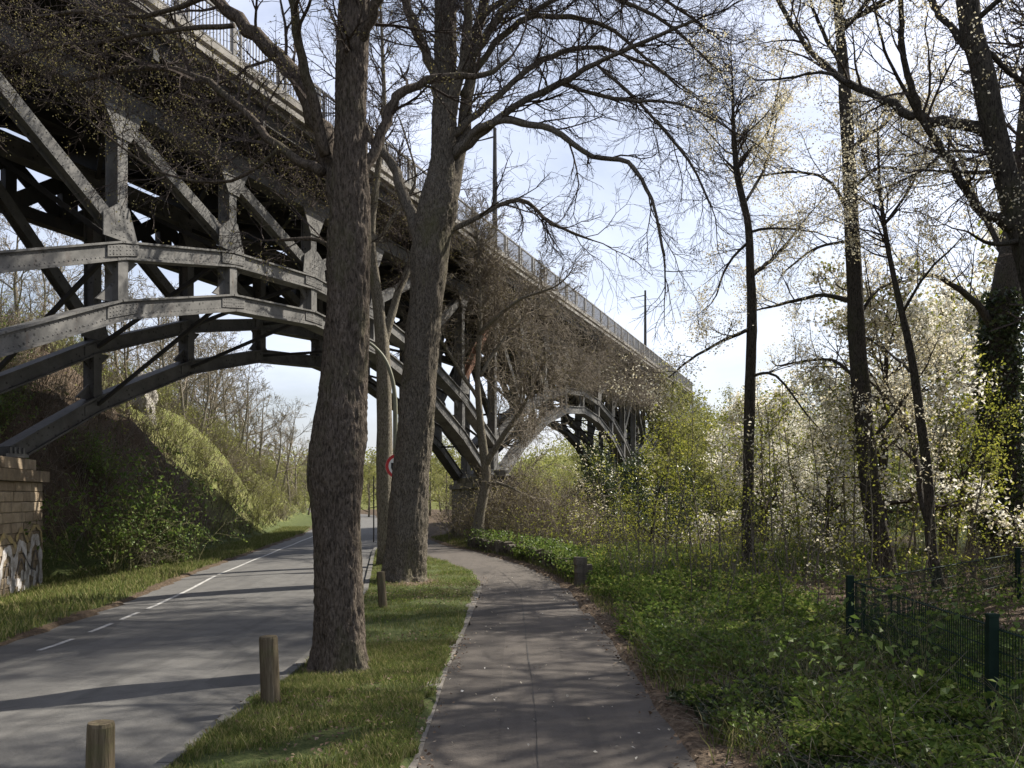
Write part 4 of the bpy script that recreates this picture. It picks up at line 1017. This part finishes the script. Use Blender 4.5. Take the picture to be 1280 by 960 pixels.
# dry climbing vine hanging over the side of the bridge
def hanging_vine(name, label, n, s0, s1, zfun, mat, leafm, nleaf, lsize, spreadw=.7, seglen=.5, rad=.012, rng=NR):
    s = rng.uniform(s0, s1, n); t = rng.uniform(0, 1, n)**0.8
    zt, zb_ = zfun(s); z = zt + (zb_-zt)*t; w = -1.35 + rng.normal(0, spreadw*.35, n) - .25*np.sin(s*1.3)
    keep = (vnoise(s, z*1.0, 1.6, 25) + .45*vnoise(s, z, .6, 6)) > .55
    s, z, w = s[keep], z[keep], w[keep]
    ca, sa = math.cos(BANG), math.sin(BANG)
    P0 = np.stack([BO.x+s*ca-w*sa, BO.y+s*sa+w*ca, z], 1)
    d = rng.normal(size=P0.shape)*[.75,.75,.7]; d[:,2] -= .35; d /= np.linalg.norm(d,axis=1,keepdims=True)
    L = rng.uniform(.5,1.5,len(P0))[:,None]*seglen; P1 = P0+d*L; d2 = d+rng.normal(size=d.shape)*.5; P2 = P1+d2*L*.7
    b = Buf(); R_ = rng.uniform(.5,1.2,len(P0))*rad
    prisms(b, P0, P1, R_, R_*.8, 3, 0); prisms(b, P1, P2, R_*.8, R_*.4, 3, 0)
    if nleaf: leaves(b, np.repeat(P2, nleaf, 0)+rng.normal(size=(len(P2)*nleaf,3))*.08, lsize, 1, .7)
    # long main stems clinging to the steel
    for _ in range(int((s1-s0)*1.2)):
        a = rng.uniform(s0, s1); tt, bb = zfun(np.array([a])); pts = []
        for i in range(9): pts.append(bl(a+gauss(0,.12)+i*.05, -1.3+gauss(0,.08), float(bb[0])+(float(tt[0])-float(bb[0]))*i/8))
        sweep(b, pts, [.022*(1-.07*i) for i in range(9)], 4, 0, False)
    mats = [M[mat]] + ([M[leafm]] if nleaf else [])
    return tag(b.build(name, mats), label, 'vine')
def zvine(s):
    n = s/PAN; return np.full_like(s, 13.2), np.interp(n, [2.6,3.2,4.2,6,8,10,12,14], [10.8,7.5,4.5,8.6,9.0,9.3,9.6,10.5])
hanging_vine('climbing_vine', 'leafless brown climbing vine draped thickly over the side of the bridge past the second tree', 13000, 2.6*PAN, 13*PAN, zvine, 'twig_brown', 'bud', 1, .05, 1.0, .55, .013)
def zvine2(s): return np.full_like(s, 12.9), np.interp(s/PAN, [-6,-3,-1,0.5,2], [11.6,10.7,10.5,10.9,11.9])
hanging_vine('climbing_vine', 'dark straggling vine with tiny leaves hanging below the parapet at upper left', 5200, -6*PAN, 2*PAN, zvine2, 'twig', 'bud', 2, .035, .8, .35, .006)
def zvine3(s): return np.full_like(s, 12.9), np.interp(s/PAN, [12.5,14,16,20], [9.5,6.5,6.0,6.0])
hanging_vine('ivy', 'green leafed creeper over the far end of the bridge parapet', 5200, 12.5*PAN, 20*PAN, zvine3, 'twig_olive', 'leaf_willow', 3, .2, 1.6, .6, .014)

# saplings with pale stems between path and river
PSAP = dict(seg=(9,4,3), kids=(9,3), wig=.06, trop=(.03,.0,.0), ang=(.8,1.3), lr=.26, rmin=.004)
saps = []
for v in range(4):
    S, tips = [], []; grow(S, tips, Vector((0,0,-.05)), Vector((gauss(0,.08),gauss(0,.08),1)).normalized(), 4.2, .026, 0, PSAP)
    b = Buf(); stem = [q for q in S if q[6] > .008]; segs(b, stem, 0, 5); st = b.build('stem', M['bark_pale']); stm = st.data; bpy.data.objects.remove(st)
    b = Buf(); segs(b, [q for q in S if q[6] <= .008], 0); leaves(b, cloud(tips, 7, .11), .085, 1, .6, .55); fo = b.build('foliage', [M['twig_olive'], M['leaf_yg' if v < 3 else 'blossom_dim']]); fom = fo.data; bpy.data.objects.remove(fo)
    saps.append((stm, fom))
for i, (px, Y, s) in enumerate(((800,24,.95),(850,23,.9),(868,25,1.05),(905,22,.8),(955,26,1.2),(985,21,.95),(1010,23,1.1),(1035,20,1.0),(1052,24,1.25),(1080,18,.8),(1130,21,1.2),(1145,24,1.3),(745,27,.7),(770,30,.9),(1200,23,.9),(1005,17,.7),(890,18,.6),(920,27,1.2),(1100,26,1.2),(728,33,.8),(835,30,1.1),(970,30,1.3),(700,31,.6),(1022,14.5,.5),(940,15,.5),(760,22,.7),(785,26,.9),(815,20,.7),(835,24,1.0),(880,26,1.2),(900,25,1.0),(945,20,.9),(965,23,1.1),(995,26,1.3),(1015,19,.8),(1045,27,1.4),(1065,22,1.1),(1090,20,.9),(1120,25,1.3),(1155,19,.9),(1185,26,1.3),(1215,22,1.0),(722,26,.7),(752,33,1.0),(862,15,.55),(980,13,.5),(905,13.5,.5))):
    x = (px-640)/F*Y; r = empty('sapling', (x, Y, Hs(x,Y)), 'slender pale stemmed sapling with sparse yellow green leaves between path and river', 'sapling', 'saplings between path and river', RNG.uniform(0,6.28)); r.scale = (s,s,s)
    link('stem', saps[i%4][0], r); link('foliage', saps[i%4][1], r)
# leafy young shoots in front of the fence
PSH = dict(seg=(6,4), kids=(7,), wig=.10, trop=(.0,.02), ang=(.6,1.1), lr=.38, rmin=.003)
for v in range(3):
    S, tips = [], []; 
    for q in range(3): grow(S, tips, Vector((0,0,-.02)), Vector((gauss(0,.35),gauss(0,.35),1)).normalized(), 1.0*RNG.uniform(.7,1.1), .007, 0, PSH)
    b = Buf(); segs(b, S, 0); o = b.build('stem', M['twig_olive']); shs = o.data; bpy.data.objects.remove(o)
    b = Buf(); leaves(b, cloud(tips, 3, .05), .08, 0, .62, .55); o = b.build('foliage', M['leaf_mid']); shf = o.data; bpy.data.objects.remove(o)
    for j in range(7):
        y_ = RNG.uniform(5.6, 12.5); x_ = RNG.uniform(2.5, 4.1) if j % 3 else RNG.uniform(4.6, 6)
        o = empty('leafy_shoot', (x_, y_, Hs(x_,y_)), 'leafy green shoot growing up through the ground cover by the mesh fence', 'plant', 'leafy shoots by the fence', RNG.uniform(0,6)); s = RNG.uniform(.7,1.15); o.scale = (s,s,s)
        link('stem', shs, o); link('foliage', shf, o)

# ------------------------------------------------------------------ ground vegetation (uncountable)
def keep_poly(n, x0, x1, y0, y1, f, rng=NR):
    X = rng.uniform(x0, x1, n); Y = rng.uniform(y0, y1, n); k = f(X, Y); return X[k], Y[k]
def grass(name, X, Y, hgt, wid, label, extra=None):
    n = len(X); Z = H(X, Y)-.01; a = NR.uniform(0, 6.28, n); h = hgt*NR.uniform(.45,1.25,n); w = wid*NR.uniform(.7,1.3,n); ln = h*NR.uniform(.2,.8,n); b_ = NR.uniform(0,6.28,n)
    P = np.stack([X,Y,Z],1); u = np.stack([np.cos(a),np.sin(a),0*a],1)*w[:,None]; l = np.stack([np.cos(b_),np.sin(b_),0*a],1)*ln[:,None]; up = np.array([[0,0,1.]])
    m1 = P+l*.35+up*(h*.6)[:,None]; t = P+l+up*h[:,None]
    V = np.stack([P-u, P+u, m1+u*.7, m1-u*.7, t], 1).reshape(-1,3); i = (np.arange(n)*5)[:,None]
    b = Buf(); b.add(V, i+np.array([[0,1,2,3]]), i+np.array([[3,2,4]])); tag(b.build(name, M['grass']), label, 'grass', kind='stuff')
def on_verge(X, Y):
    k = (X > road_r(Y)+.12) & (X < path_l(Y)-.15+.14*vnoise(X,Y,.35,31)) & (Y < 45)
    d = vnoise(X,Y,.7,11)+.5*vnoise(X,Y,.25,12)
    for (cx, cy, r_) in ((-2.25,10.95,.40),(-2.6,22.3,.62)): k &= ((X-cx)**2+(Y-cy)**2 > r_**2*NR.uniform(.5,1.4,len(X))) 
    return k & (d > NR.uniform(.3,1.15,len(X)))
Xa, Ya = keep_poly(190000, -3.6, -.6, 4.5, 13, on_verge); Xb, Yb = keep_poly(90000, -5.6, -.6, 13, 36, on_verge)
grass('verge_grass', np.r_[Xa,Xb], np.r_[Ya,Yb], .085, .0045, 'short sunlit grass on the strip between road and path')
def on_left(X, Y):
    t = road_l(Y)-X; return (t > .15) & (t < toe(Y)+.6) & (vnoise(X,Y,1.2,13)+.4*vnoise(X,Y,.4,14) > NR.uniform(.2,.8,len(X))*(.5+.5*t/np.maximum(toe(Y),1)))
Xa, Ya = keep_poly(150000, -17, -7, 9, 60, on_left)
grass('roadside_grass', Xa, Ya, .16, .009, 'grass along the left edge of the road below the bank')
def on_rightgrass(X, Y):
    r = X-path_r(Y); return (r > .25) & (r < 1.5) & (Y > 15)
Xa, Ya = keep_poly(50000, -4.5, 4, 16, 46, on_rightgrass)
grass('path_edge_grass', Xa, Ya, .14, .009, 'bright grass along the right edge of the path near the low wall')
Xa, Ya = keep_poly(60000, 25, 80, 76, 110, lambda X, Y: (X-farbank_x(Y) > 6))
grass('far_bank_grass', Xa, Ya, .45, .05, 'green grass slope on the far bank below the parked car')

# broad leaved ground cover right of the path
def cover(name, X, Y, per, hmax, size, mat, label, stems=True):
    n = len(X); Z = H(X,Y); hh = hmax*(.45+.9*vnoise(X,Y,.9,15)); b = Buf()
    if stems:
        P0 = np.stack([X,Y,Z-.02],1); P1 = P0+np.stack([NR.normal(0,.05,n),NR.normal(0,.05,n),hh],1); prisms(b, P0, P1, np.full(n,.0028), np.full(n,.0018), 3, 1)
    R_ = np.repeat(np.arange(n), per); f = NR.uniform(.25,1.0,len(R_)); a = NR.uniform(0,6.28,len(R_)); rr = NR.uniform(.02,.13,len(R_))
    C = np.stack([X[R_]+np.cos(a)*rr, Y[R_]+np.sin(a)*rr, Z[R_]+hh[R_]*f+.01],1)
    leaves(b, C, size, 0, .62, .55, .2); tag(b.build(name, [M[mat], M['twig_olive']]), label, 'ground cover', kind='stuff')
def on_cover(X, Y):
    r = X-path_r(Y); lim = .02+.5*vnoise(X,Y,1.6,16)+.2*vnoise(X,Y,.4,17)
    bare_ = np.exp(-(((X-2.25)**2+(Y-9.6)**2)/.55**2))
    return (r > lim) & (bare_ < NR.uniform(.1,.9,len(X))) & (X < bank_x(Y)-1) & (vnoise(X,Y,.8,18) > NR.uniform(-.2,.55,len(X)))
Xa, Ya = keep_poly(26000, 1.4, 7, 4.5, 14, on_cover); pn = vnoise(Xa,Ya,1.1,51)+.35*vnoise(Xa,Ya,.35,52); pm = vnoise(Xa,Ya,1.7,53)
k1 = (pn > .72); k2 = (pn <= .72) & (pn > .5) & (pm > .35); k3 = (pn <= .56) & (NR.random(len(Xa)) < .4)
cover('ground_cover', Xa[k1], Ya[k1], 8, .20, .058, 'cover', 'bright low green leaves in patches between the path and the mesh fence')
cover('ivy_carpet', Xa[k2], Ya[k2], 7, .10, .07, 'leaf_dark', 'dark glossy ivy leaves creeping over the soil by the path', False)
kk = k3; cover('nettles', Xa[kk][::2], Ya[kk][::2], 9, .42, .062, 'leaf_mid', 'taller nettle like weeds in clumps near the mesh fence')
grass('weed_grass', Xa[k3].repeat(5)+NR.normal(size=k3.sum()*5)*.09, Ya[k3].repeat(5)+NR.normal(size=k3.sum()*5)*.09, .24, .006, 'long grass tufts among the ground leaves')
Xd, Yd = keep_poly(5200, 1.4, 7, 4.5, 15, on_cover); n = len(Xd); b = Buf(); P0 = np.stack([Xd,Yd,H(Xd,Yd)+NR.uniform(0,.08,n)],1); D = NR.normal(size=(n,3))*[.8,.8,.25]+[0,0,.45]; L = NR.uniform(.15,.6,n)[:,None]; P1 = P0+D*L*.5; P2 = P1+(D+NR.normal(size=(n,3))*.4)*L*.5
prisms(b, P0, P1, np.full(n,.0035), np.full(n,.0028), 3, 0); prisms(b, P1, P2, np.full(n,.0028), np.full(n,.0015), 3, 0); tag(b.build('dead_twigs', M['twig_brown']), 'dead twigs and dry stalks lying in the ground cover', 'twigs', kind='stuff')
Xa, Ya = keep_poly(13500, 0, 12, 13, 30, lambda X, Y: on_cover(X,Y) & ~((X > 5.4) & (X < 13) & (Y > 13) & (Y < 22.5) & (NR.random(len(X)) > .12)))
cover('woodland_undergrowth', Xa, Ya, 8, .42, .085, 'cover', 'green weeds and ground leaves under the saplings beside the path')
Xa, Ya = keep_poly(9000, -3, 17, 17, 44, lambda X, Y: (X-path_r(Y) > .9) & (X < bank_x(Y)+1))
n = len(Xa); b = Buf(); P0 = np.stack([Xa,Ya,H(Xa,Ya)],1); D = NR.normal(size=(n,3))*[.35,.35,.3]+[0,0,.9]; L = NR.uniform(.4,1.3,n)[:,None]; P1 = P0+D*L*.5; P2 = P1+(D+NR.normal(size=(n,3))*.25)*L*.5
prisms(b, P0, P1, np.full(n,.006), np.full(n,.004), 3, 0); prisms(b, P1, P2, np.full(n,.004), np.full(n,.002), 3, 0)
q = NR.random(n) < .5; leaves(b, np.repeat(P2[q],3,0)+NR.normal(size=(q.sum()*3,3))*.12, .075, 1, .6, .3)
tag(b.build('dry_undergrowth', [M['twig_brown'], M['leaf_yg']]), 'thin dry stems and brambles among the saplings', 'undergrowth', kind='stuff')

# bank undergrowth on the left hillside
def on_bank(X, Y):
    u = road_l(Y)-X-toe(Y); return (u > .1) & (u < 26+(Y > 60)*14) & (NR.random(len(X)) < np.clip(60/(Y+5), .15, 1))
Xa, Ya = keep_poly(105000, -75, -9, 18, 150, on_bank); n = len(Xa); b = Buf()
P0 = np.stack([Xa,Ya,H(Xa,Ya)-.03],1); D = NR.normal(size=(n,3))*[.3,.3,.25]+[.22,-.08,.85]; L = NR.uniform(.35,1.7,n)[:,None]; P1 = P0+D*L*.55; P2 = P1+(D+NR.normal(size=(n,3))*.3-[0,0,.25])*L*.5
prisms(b, P0, P1, np.full(n,.013), np.full(n,.009), 3, 0); prisms(b, P1, P2, np.full(n,.009), np.full(n,.005), 3, 0)
g = .6*vnoise(Xa,Ya,3,20)+.5*vnoise(Xa,Ya,1.1,23)-.1; q = NR.random(n) < np.clip((g-.25)*2.2, .12, .95)*(.25+.75*sstep(32,44,Ya))  # fewer green leaves near the bridge, so its shaded bank looks darker
leaves(b, np.repeat(P2[q],2,0)+NR.normal(size=(q.sum()*2,3))*.16, .14, 1, .6); 
q2 = NR.random(n) < .25; leaves(b, P0[q2]+[0,0,.05], .16, 2, .7, .6)
tag(b.build('bank_undergrowth', [M['twig_brown'], M['leaf_willow'], M['dryleaf']]), 'thick scrub of stems and small leaves covering the steep left bank', 'undergrowth', kind='stuff')

Xa, Ya = keep_poly(7000, -5, -.7, 5, 32, lambda X, Y: on_verge(X,Y) & (vnoise(X,Y,.9,41) > .55))
cover('verge_weeds', Xa, Ya, 6, .05, .035, 'cover', 'small broad leaved weeds in the grass between road and path', False)
# fallen leaves and petals
def litter(name, X, Y, size, mat, label, lift=.0):
    Z = np.maximum(H(X,Y), np.where((X > path_l(Y)) & (X < path_r(Y)+.1), .036, -9))+.008+lift
    b = Buf(); leaves(b, np.stack([X,Y,Z],1), size, 0, .65, .93, .12); tag(b.build(name, M[mat]), label, 'leaf litter', kind='stuff')
Xa, Ya = keep_poly(26000, -3.5, 14, 4.5, 26, lambda X, Y: ((np.abs(X-path_r(Y)-.3) < .45*NR.random(len(X))**.6+.05) | ((X > 5.2) & (X < 14) & (Y > 12.5) & (Y < 23)) | ((X+2.25)**2+(Y-10.5)**2 < .6) | ((X-path_r(Y) > 0) & (X < 7) & (vnoise(X,Y,1.1,51) < .5) & (Y < 14))))
litter('leaf_litter', Xa, Ya, .06, 'dryleaf', 'brown dead leaves along the path edge and behind the fence')
Xa, Ya = keep_poly(2600, -14, -2.6, 5, 30, lambda X, Y: ((X-road_l(Y) > -.05) & (X-road_l(Y) < .22*NR.random(len(X))**.7)) | ((road_r(Y)-X > 0) & (road_r(Y)-X < .2*NR.random(len(X)))))
litter('gutter_litter', Xa, Ya, .035, 'dryleaf', 'dry leaf scraps along both edges of the road', .03)
Xa, Ya = keep_poly(420, -.8, 1.6, 5, 24, lambda X, Y: (X > path_l(Y)) & (X < path_r(Y)) & (NR.random(len(X)) < .35+.65*np.abs((X-path_l(Y))/(path_r(Y)-path_l(Y))-.5)*2))
litter('fallen_petals', Xa, Ya, .034, 'petal', 'small pale petals and scraps scattered on the path')
Xa, Ya = keep_poly(7000, -3.4, -.6, 5, 24, lambda X, Y: (X > road_r(Y)) & (X < path_l(Y)+.25) & (vnoise(X,Y,1.1,21) > NR.uniform(.3,.9,len(X))))
litter('verge_litter', Xa, Ya, .045, 'dryleaf', 'small dry leaves lying in the verge grass', .03)

# ------------------------------------------------------------------ posts, fence, wall, lamp, sign, car, rock
def bollard(x, y, h, r, lean, label):
    root = empty('wooden_post', (x, y, Hs(x,y)-.05), label, 'post', 'wooden posts along the verge')
    pts = [Vector((lean*t, 0, t*h)) for t in (0,.15,.3,.45,.6,.75,.9,.97,1.0)]; b = Buf()
    sweep(b, pts, [r*1.04,r*1.03,r*1.01,r,r*.995,r*.99,r*.985,r*.975,r*.90], 24, rough=.06, ridge=.004, seed=x*3+y)
    b.build('post', M['wood'], root, smooth=False)
    # drying crack down the front
    return root
bollard(-2.58, 5.5, .76, .083, .01, 'nearest wooden post, cut off by the bottom edge, its top crowned flat')
bollard(-2.47, 9.02, .74, .096, -.03, 'brown wooden post standing in front of the thick trunk by the kerb')
bollard(-2.49, 17.0, .74, .082, -.05, 'slim mossy wooden post between the two big trunks')
bollard(-3.72, 26.2, .74, .085, .0, 'farthest wooden post, half hidden behind the second trunk')

fence = empty('mesh_fence', (4.4, 11.56, 0), 'dark green wire mesh fence turning a corner among the plants at lower right', 'fence')
FA = [Vector((3.84,3.5)), Vector((4.12,7.55)), Vector((4.44,11.56))]; FB = [Vector((4.44,11.56)), Vector((10.0,17.4)), Vector((15.6,23.2))]
def fpost(p, h=1.0):
    b = Buf(); z = Hs(p.x,p.y)-.1; beam(b, (p.x-4.4,p.y-11.56,z), (p.x-4.4,p.y-11.56,h+z+.1), .062, .085); o = b.build('fence_post', M['greenmetal'], fence)
    c = Buf(); beam(c, (p.x-4.4,p.y-11.56,h+z+.1), (p.x-4.4,p.y-11.56,h+z+.125), .072, .095); c.build('cap', M['greenmetal'], o)
for p in FA: fpost(p)
for p in FB[1:]: fpost(p)
for a, c in ((FA[0],FA[1]),(FA[1],FA[2]),(FB[0],FB[1]),(FB[1],FB[2])):
    L = (c-a).length; dr = (c-a)/L; off = Vector((-dr.y, dr.x))*(-.05 if dr.x < .4 else .05); b = Buf(); z0 = Hs(*((a+c)/2))*.5; O = Vector((4.4,11.56))
    q0 = a+off-O; q1 = c+off-O; n = int(L/.05)
    t = np.linspace(0,1,n+1)[:,None]; B = np.array([[q0.x,q0.y]])*(1-t)+np.array([[q1.x,q1.y]])*t
    P0 = np.concatenate([B, np.full((n+1,1), z0+.06)],1); P1 = np.concatenate([B, np.full((n+1,1), z0+1.0)],1); prisms(b, P0, P1, np.full(n+1,.0045), np.full(n+1,.0045), 4)
    for zz in (.08,.25,.43,.61,.79,.98):
        for o_ in (-.006,.006): 
            m_ = Vector((-dr.y,dr.x))*o_; prisms(b, [[q0.x+m_.x,q0.y+m_.y,z0+zz]], [[q1.x+m_.x,q1.y+m_.y,z0+zz]], [.0045 if zz < .9 else .008], [.0045 if zz < .9 else .008], 4)
    b.build('mesh_panel', M['greenmetal'], fence)

# low rubble wall right of the path, ivy on it
wallroot = empty('rubble_wall', (1.9,21.5,0), 'low mossy rubble wall bordering the far bend of the path on its right', 'wall'); b = Buf(); rg = random.Random(3); iv = []
yy = 21.6
while yy < 37:
    x0 = float(path_r(yy))+.62; x1 = float(path_r(yy+.3))+.62
    for r in range(2):
        w_ = rg.uniform(.22,.4); h_ = rg.uniform(.17,.26); cx = x0+rg.uniform(-.06,.06)-1.9; cy = yy+rg.uniform(-.05,.05)-21.5; cz = Hs(x0,yy)+r*.2-.02
        V = []
        for dz in (0,1):
            for dx, dy in ((-1,-1),(1,-1),(1,1),(-1,1)): V.append((cx+dx*.17*rg.uniform(.75,1.1), cy+dy*w_*.5*rg.uniform(.8,1.1), cz+dz*h_*rg.uniform(.85,1.1)))
        b.add(V, BOXQ)
    for _ in range(60): iv.append((x0-1.9+gauss(0,.2), cy+gauss(0,.2), Hs(x0,yy)+RNG.uniform(.2,.8)))
    yy += .33
b.build('stones', M['darkstone'], wallroot); ib = Buf(); leaves(ib, [c for c in iv if vnoise(np.array([c[0]+1.9]),np.array([c[1]]),1.5,22)[0] > .25], .085, 0, .8); ib.build('ivy', M['leaf_mid'], wallroot)
gp = Buf(); z_ = Hs(1.62,20.9)
for i in range(4): 
    o = rg.uniform(-.02,.02); box(gp, (-.13+o,-.14,i*.19-.1), (.13+o,.14,i*.19+.085))
o = gp.build('stone_post', M['darkstone']); o.location = (1.62,20.9,z_); o.rotation_euler = (0,.03,.2); tag(o, 'squat dark stone post at the near end of the rubble wall', 'post')

# street lamp with curved arm, round sign on it
lx, ly = -3.50, 26.4
lamp = empty('street_lamp', (lx, ly, Hs(lx,ly)-.05), 'tall curved street lamp half hidden behind the second big trunk', 'street lamp')
b = Buf(); pts = [Vector((0,0,0)),Vector((0,0,2)),Vector((0,0,4.4)),Vector((-.02,0,5.2)),Vector((-.12,-.02,5.8)),Vector((-.32,-.05,6.3)),Vector((-.62,-.1,6.65)),Vector((-.95,-.15,6.85)),Vector((-1.3,-.2,6.93))]
pts = [Vector(p) for p in catmull([tuple(p) for p in pts], 4)]; sweep(b, pts, [.085-.05*i/(len(pts)-1) for i in range(len(pts))], 12); b.build('pole', M['lamp_metal'], lamp, smooth=True)
b = Buf(); sweep(b, [Vector((-1.2,-.19,6.95)),Vector((-1.35,-.21,6.97)),Vector((-1.6,-.25,6.97)),Vector((-1.9,-.3,6.93)),Vector((-2.0,-.32,6.9))], [.05,.11,.15,.12,.04], 12); b.build('lamp_head', M['lamp_metal'], lamp, smooth=True)
sign = empty('road_sign', (lx+.09, ly-.13, 3.09), 'round white prohibition sign with a red ring, peeping out behind the second trunk', 'sign')
def disc(b, r0, r1, y, n=40, m=0):
    V = []; 
    for i in range(n):
        a = 2*math.pi*i/n; V += [(r0*math.cos(a), y, r0*math.sin(a)), (r1*math.cos(a), y, r1*math.sin(a))]
    b.add(V, [(2*i, 2*i+1, (2*i+3)%(2*n), (2*i+2)%(2*n)) for i in range(n)], m=m)
b = Buf(); sweep(b, [Vector((0,0.012,0)), Vector((0,-.004,0))], [.37,.37], 40); b.build('face', M['white'], sign)
b = Buf(); disc(b, .275, .366, -.008); b.build('ring', M['red'], sign)
b = Buf(); plate(b, [(-.20,-.07),(.02,-.07),(.02,.10),(-.20,.10)], -.011, -.008); plate(b, [(.04,-.07),(.19,-.07),(.19,.0),(.13,.07),(.04,.07)], -.011, -.008)
for wx in (-.14,.1): 
    V = [(wx+.045*math.cos(2*math.pi*i/16), -.0105, -.08+.045*math.sin(2*math.pi*i/16)) for i in range(16)]; b.add(V, None, [(0,i+1,i) for i in range(1,15)])
b.build('truck_symbol', M['black'], sign)
b = Buf(); beam(b, (0,.03,.2),(0,.03,-.2), .03,.05); b.build('bracket', M['lamp_metal'], sign)
# thin pole farther along the road
b = Buf(); sweep(b, [Vector((0,0,0)),Vector((0,0,1.5)),Vector((0,0,3.2))], [.035,.032,.03], 8); o = b.build('sign_pole', M['pole_dark']); o.location = (-6.6, 42.0, Hs(-6.6,42)); tag(o, 'thin dark pole standing by the road between the two big trunks', 'pole')

# masts on the bridge deck
for (s, lab) in ((3.6*PAN, 'dark mast with a short arm on the bridge, seen beside the second big tree'), (12.3*PAN, 'distant thin dark mast on the far part of the bridge')):
    p = bl(s, -.75, 13.25); r = empty('bridge_mast', p, lab, 'mast'); b = Buf(); sweep(b, [Vector((0,0,0)),Vector((0,0,3)),Vector((0,0,6.0))], [.13,.11,.08], 10); b.build('pole', M['pole_dark'], r)
    b = Buf(); sweep(b, [Vector((0,0,5.6)),Vector((-.6,.15,5.5)),Vector((-1.2,.3,5.45))], [.04,.03,.025], 6); b.build('arm', M['pole_dark'], r)

# car on the far bank
cx, cy = 48.2, 91.0; car = empty('parked_car', (cx, cy, Hs(cx,cy)+.02), 'dark blue car with a pale windscreen parked across the river by the ivy clad trunk', 'car', None, math.radians(12))
prof = [(-2.1,.35),(-2.12,.75),(-2.0,.95),(-1.2,1.0),(.95,.95),(2.0,.82),(2.15,.6),(2.12,.35)]
def prism_y(b, prof, hw, taper=0.0):
    n = len(prof); zmax = max(z for _, z in prof); zmin = min(z for _, z in prof); V = []
    for s in (-1,1):
        for x, z in prof: V.append((x, s*(hw-taper*(z-zmin)/(zmax-zmin)), z))
    b.add(V, [(i,(i+1)%n,n+(i+1)%n,n+i) for i in range(n)], [(0,i,i+1) for i in range(1,n-1)]+[(n,n+i+1,n+i) for i in range(1,n-1)])
b = Buf(); prism_y(b, prof, .88, .06); prism_y(b, [(-1.6,1.41),(-1.2,1.47),(.0,1.47),(.25,1.42)], .64); b.build('body', M['carpaint'], car)
b = Buf(); prism_y(b, [(-1.95,.96),(-1.6,1.41),(.25,1.42),(1.05,.95)], .80, .16); b.build('windows', M['carglass'], car)
for wx in (-1.35,1.35):
    for wy in (-.82,.82):
        b = Buf(); sweep(b, [Vector((wx,wy-.1,.32)),Vector((wx,wy+.1,.32))], [.32,.32], 18); w_ = b.build('wheel', M['rubber'], car); c = Buf(); sweep(c, [Vector((wx,wy-.108,.32)),Vector((wx,wy+.108,.32))], [.19,.19], 14); c.build('rim', M['white'], w_)
for wy in (-.6,.6): b = Buf(); box(b, (2.06,wy-.16,.62), (2.13,wy+.16,.74)); b.build('headlight', M['carglass'], car)

# rock outcrop on the bank
import bmesh
bm = bmesh.new(); bmesh.ops.create_icosphere(bm, subdivisions=4, radius=1.0)
for v in bm.verts:
    n_ = mnoise.noise(v.co*1.6)*.5+mnoise.noise(v.co*4)*.18; v.co *= 1+n_; v.co.z *= 1.9; v.co.x *= .9
me_ = bpy.data.meshes.new('rock'); bm.to_mesh(me_); bm.free(); me_.materials.append(M['rock'])
o = link('rock_outcrop', me_); rp_ = (-17.6, 42.0); o.location = (rp_[0], rp_[1], Hs(*rp_)+.4); o.scale = (.75,.75,.75); tag(o, 'bare grey rock jutting from the left hillside under the arch', 'rock')

# ------------------------------------------------------------------ light, sky, camera
AZ, EL = math.radians(57), math.radians(45.5)
w = bpy.data.worlds.new('World'); scene.world = w; w.use_nodes = True; nt = w.node_tree; nt.nodes.clear()
out = nt.nodes.new('ShaderNodeOutputWorld'); bg = nt.nodes.new('ShaderNodeBackground'); sky = nt.nodes.new('ShaderNodeTexSky')
sky.sky_type = 'NISHITA'; sky.sun_disc = False; sky.sun_elevation = EL; sky.sun_rotation = AZ; sky.air_density = 1.2; sky.dust_density = 2.2; sky.ozone_density = 1.5
tc = nt.nodes.new('ShaderNodeTexCoord'); mp = nt.nodes.new('ShaderNodeMapping'); mp.inputs['Scale'].default_value = (1,1,2.6); nt.links.new(tc.outputs['Generated'], mp.inputs[0])
cl = noise(nt, mp.outputs[0], 1.5, 8, .58, .3); f = ramp(nt, [(.34,(.06,.06,.06)),(.74,(.52,.52,.52))], cl)
c = mixc(nt, f, sky.outputs[0], (17.0,17.6,21.0))
nt.links.new(c, bg.inputs[0]); bg.inputs[1].default_value = .056; nt.links.new(bg.outputs[0], out.inputs[0])
sl = bpy.data.lights.new('sun', 'SUN'); sl.energy = 5.0; sl.angle = math.radians(.53); sl.color = (1.0,.94,.84)
so = bpy.data.objects.new('sun', sl); COL.objects.link(so)
sd = Vector((math.sin(AZ)*math.cos(EL), math.cos(AZ)*math.cos(EL), math.sin(EL))); so.rotation_euler = sd.to_track_quat('Z','Y').to_euler(); so.location = (20,10,30)
cam = bpy.data.cameras.new('camera'); cam.sensor_width = 36; cam.lens = F/1280*36; cam.shift_y = (HOR-480)/1280; cam.clip_end = 2000; cam.clip_start = .05
co = bpy.data.objects.new('camera', cam); COL.objects.link(co); co.location = (0,0,EYE); co.rotation_euler = (math.pi/2,0,0); scene.camera = co
vs = scene.view_settings; vs.view_transform = 'Standard'; vs.look = 'None'; vs.gamma = 1; vs.use_curve_mapping = False; vs.exposure = 0.95
scene.render.engine = 'CYCLES'; cy_ = scene.cycles; cy_.max_bounces = 5; cy_.diffuse_bounces = 3; cy_.glossy_bounces = 2; cy_.transmission_bounces = 3; cy_.transparent_max_bounces = 4
cy_.use_denoising = True
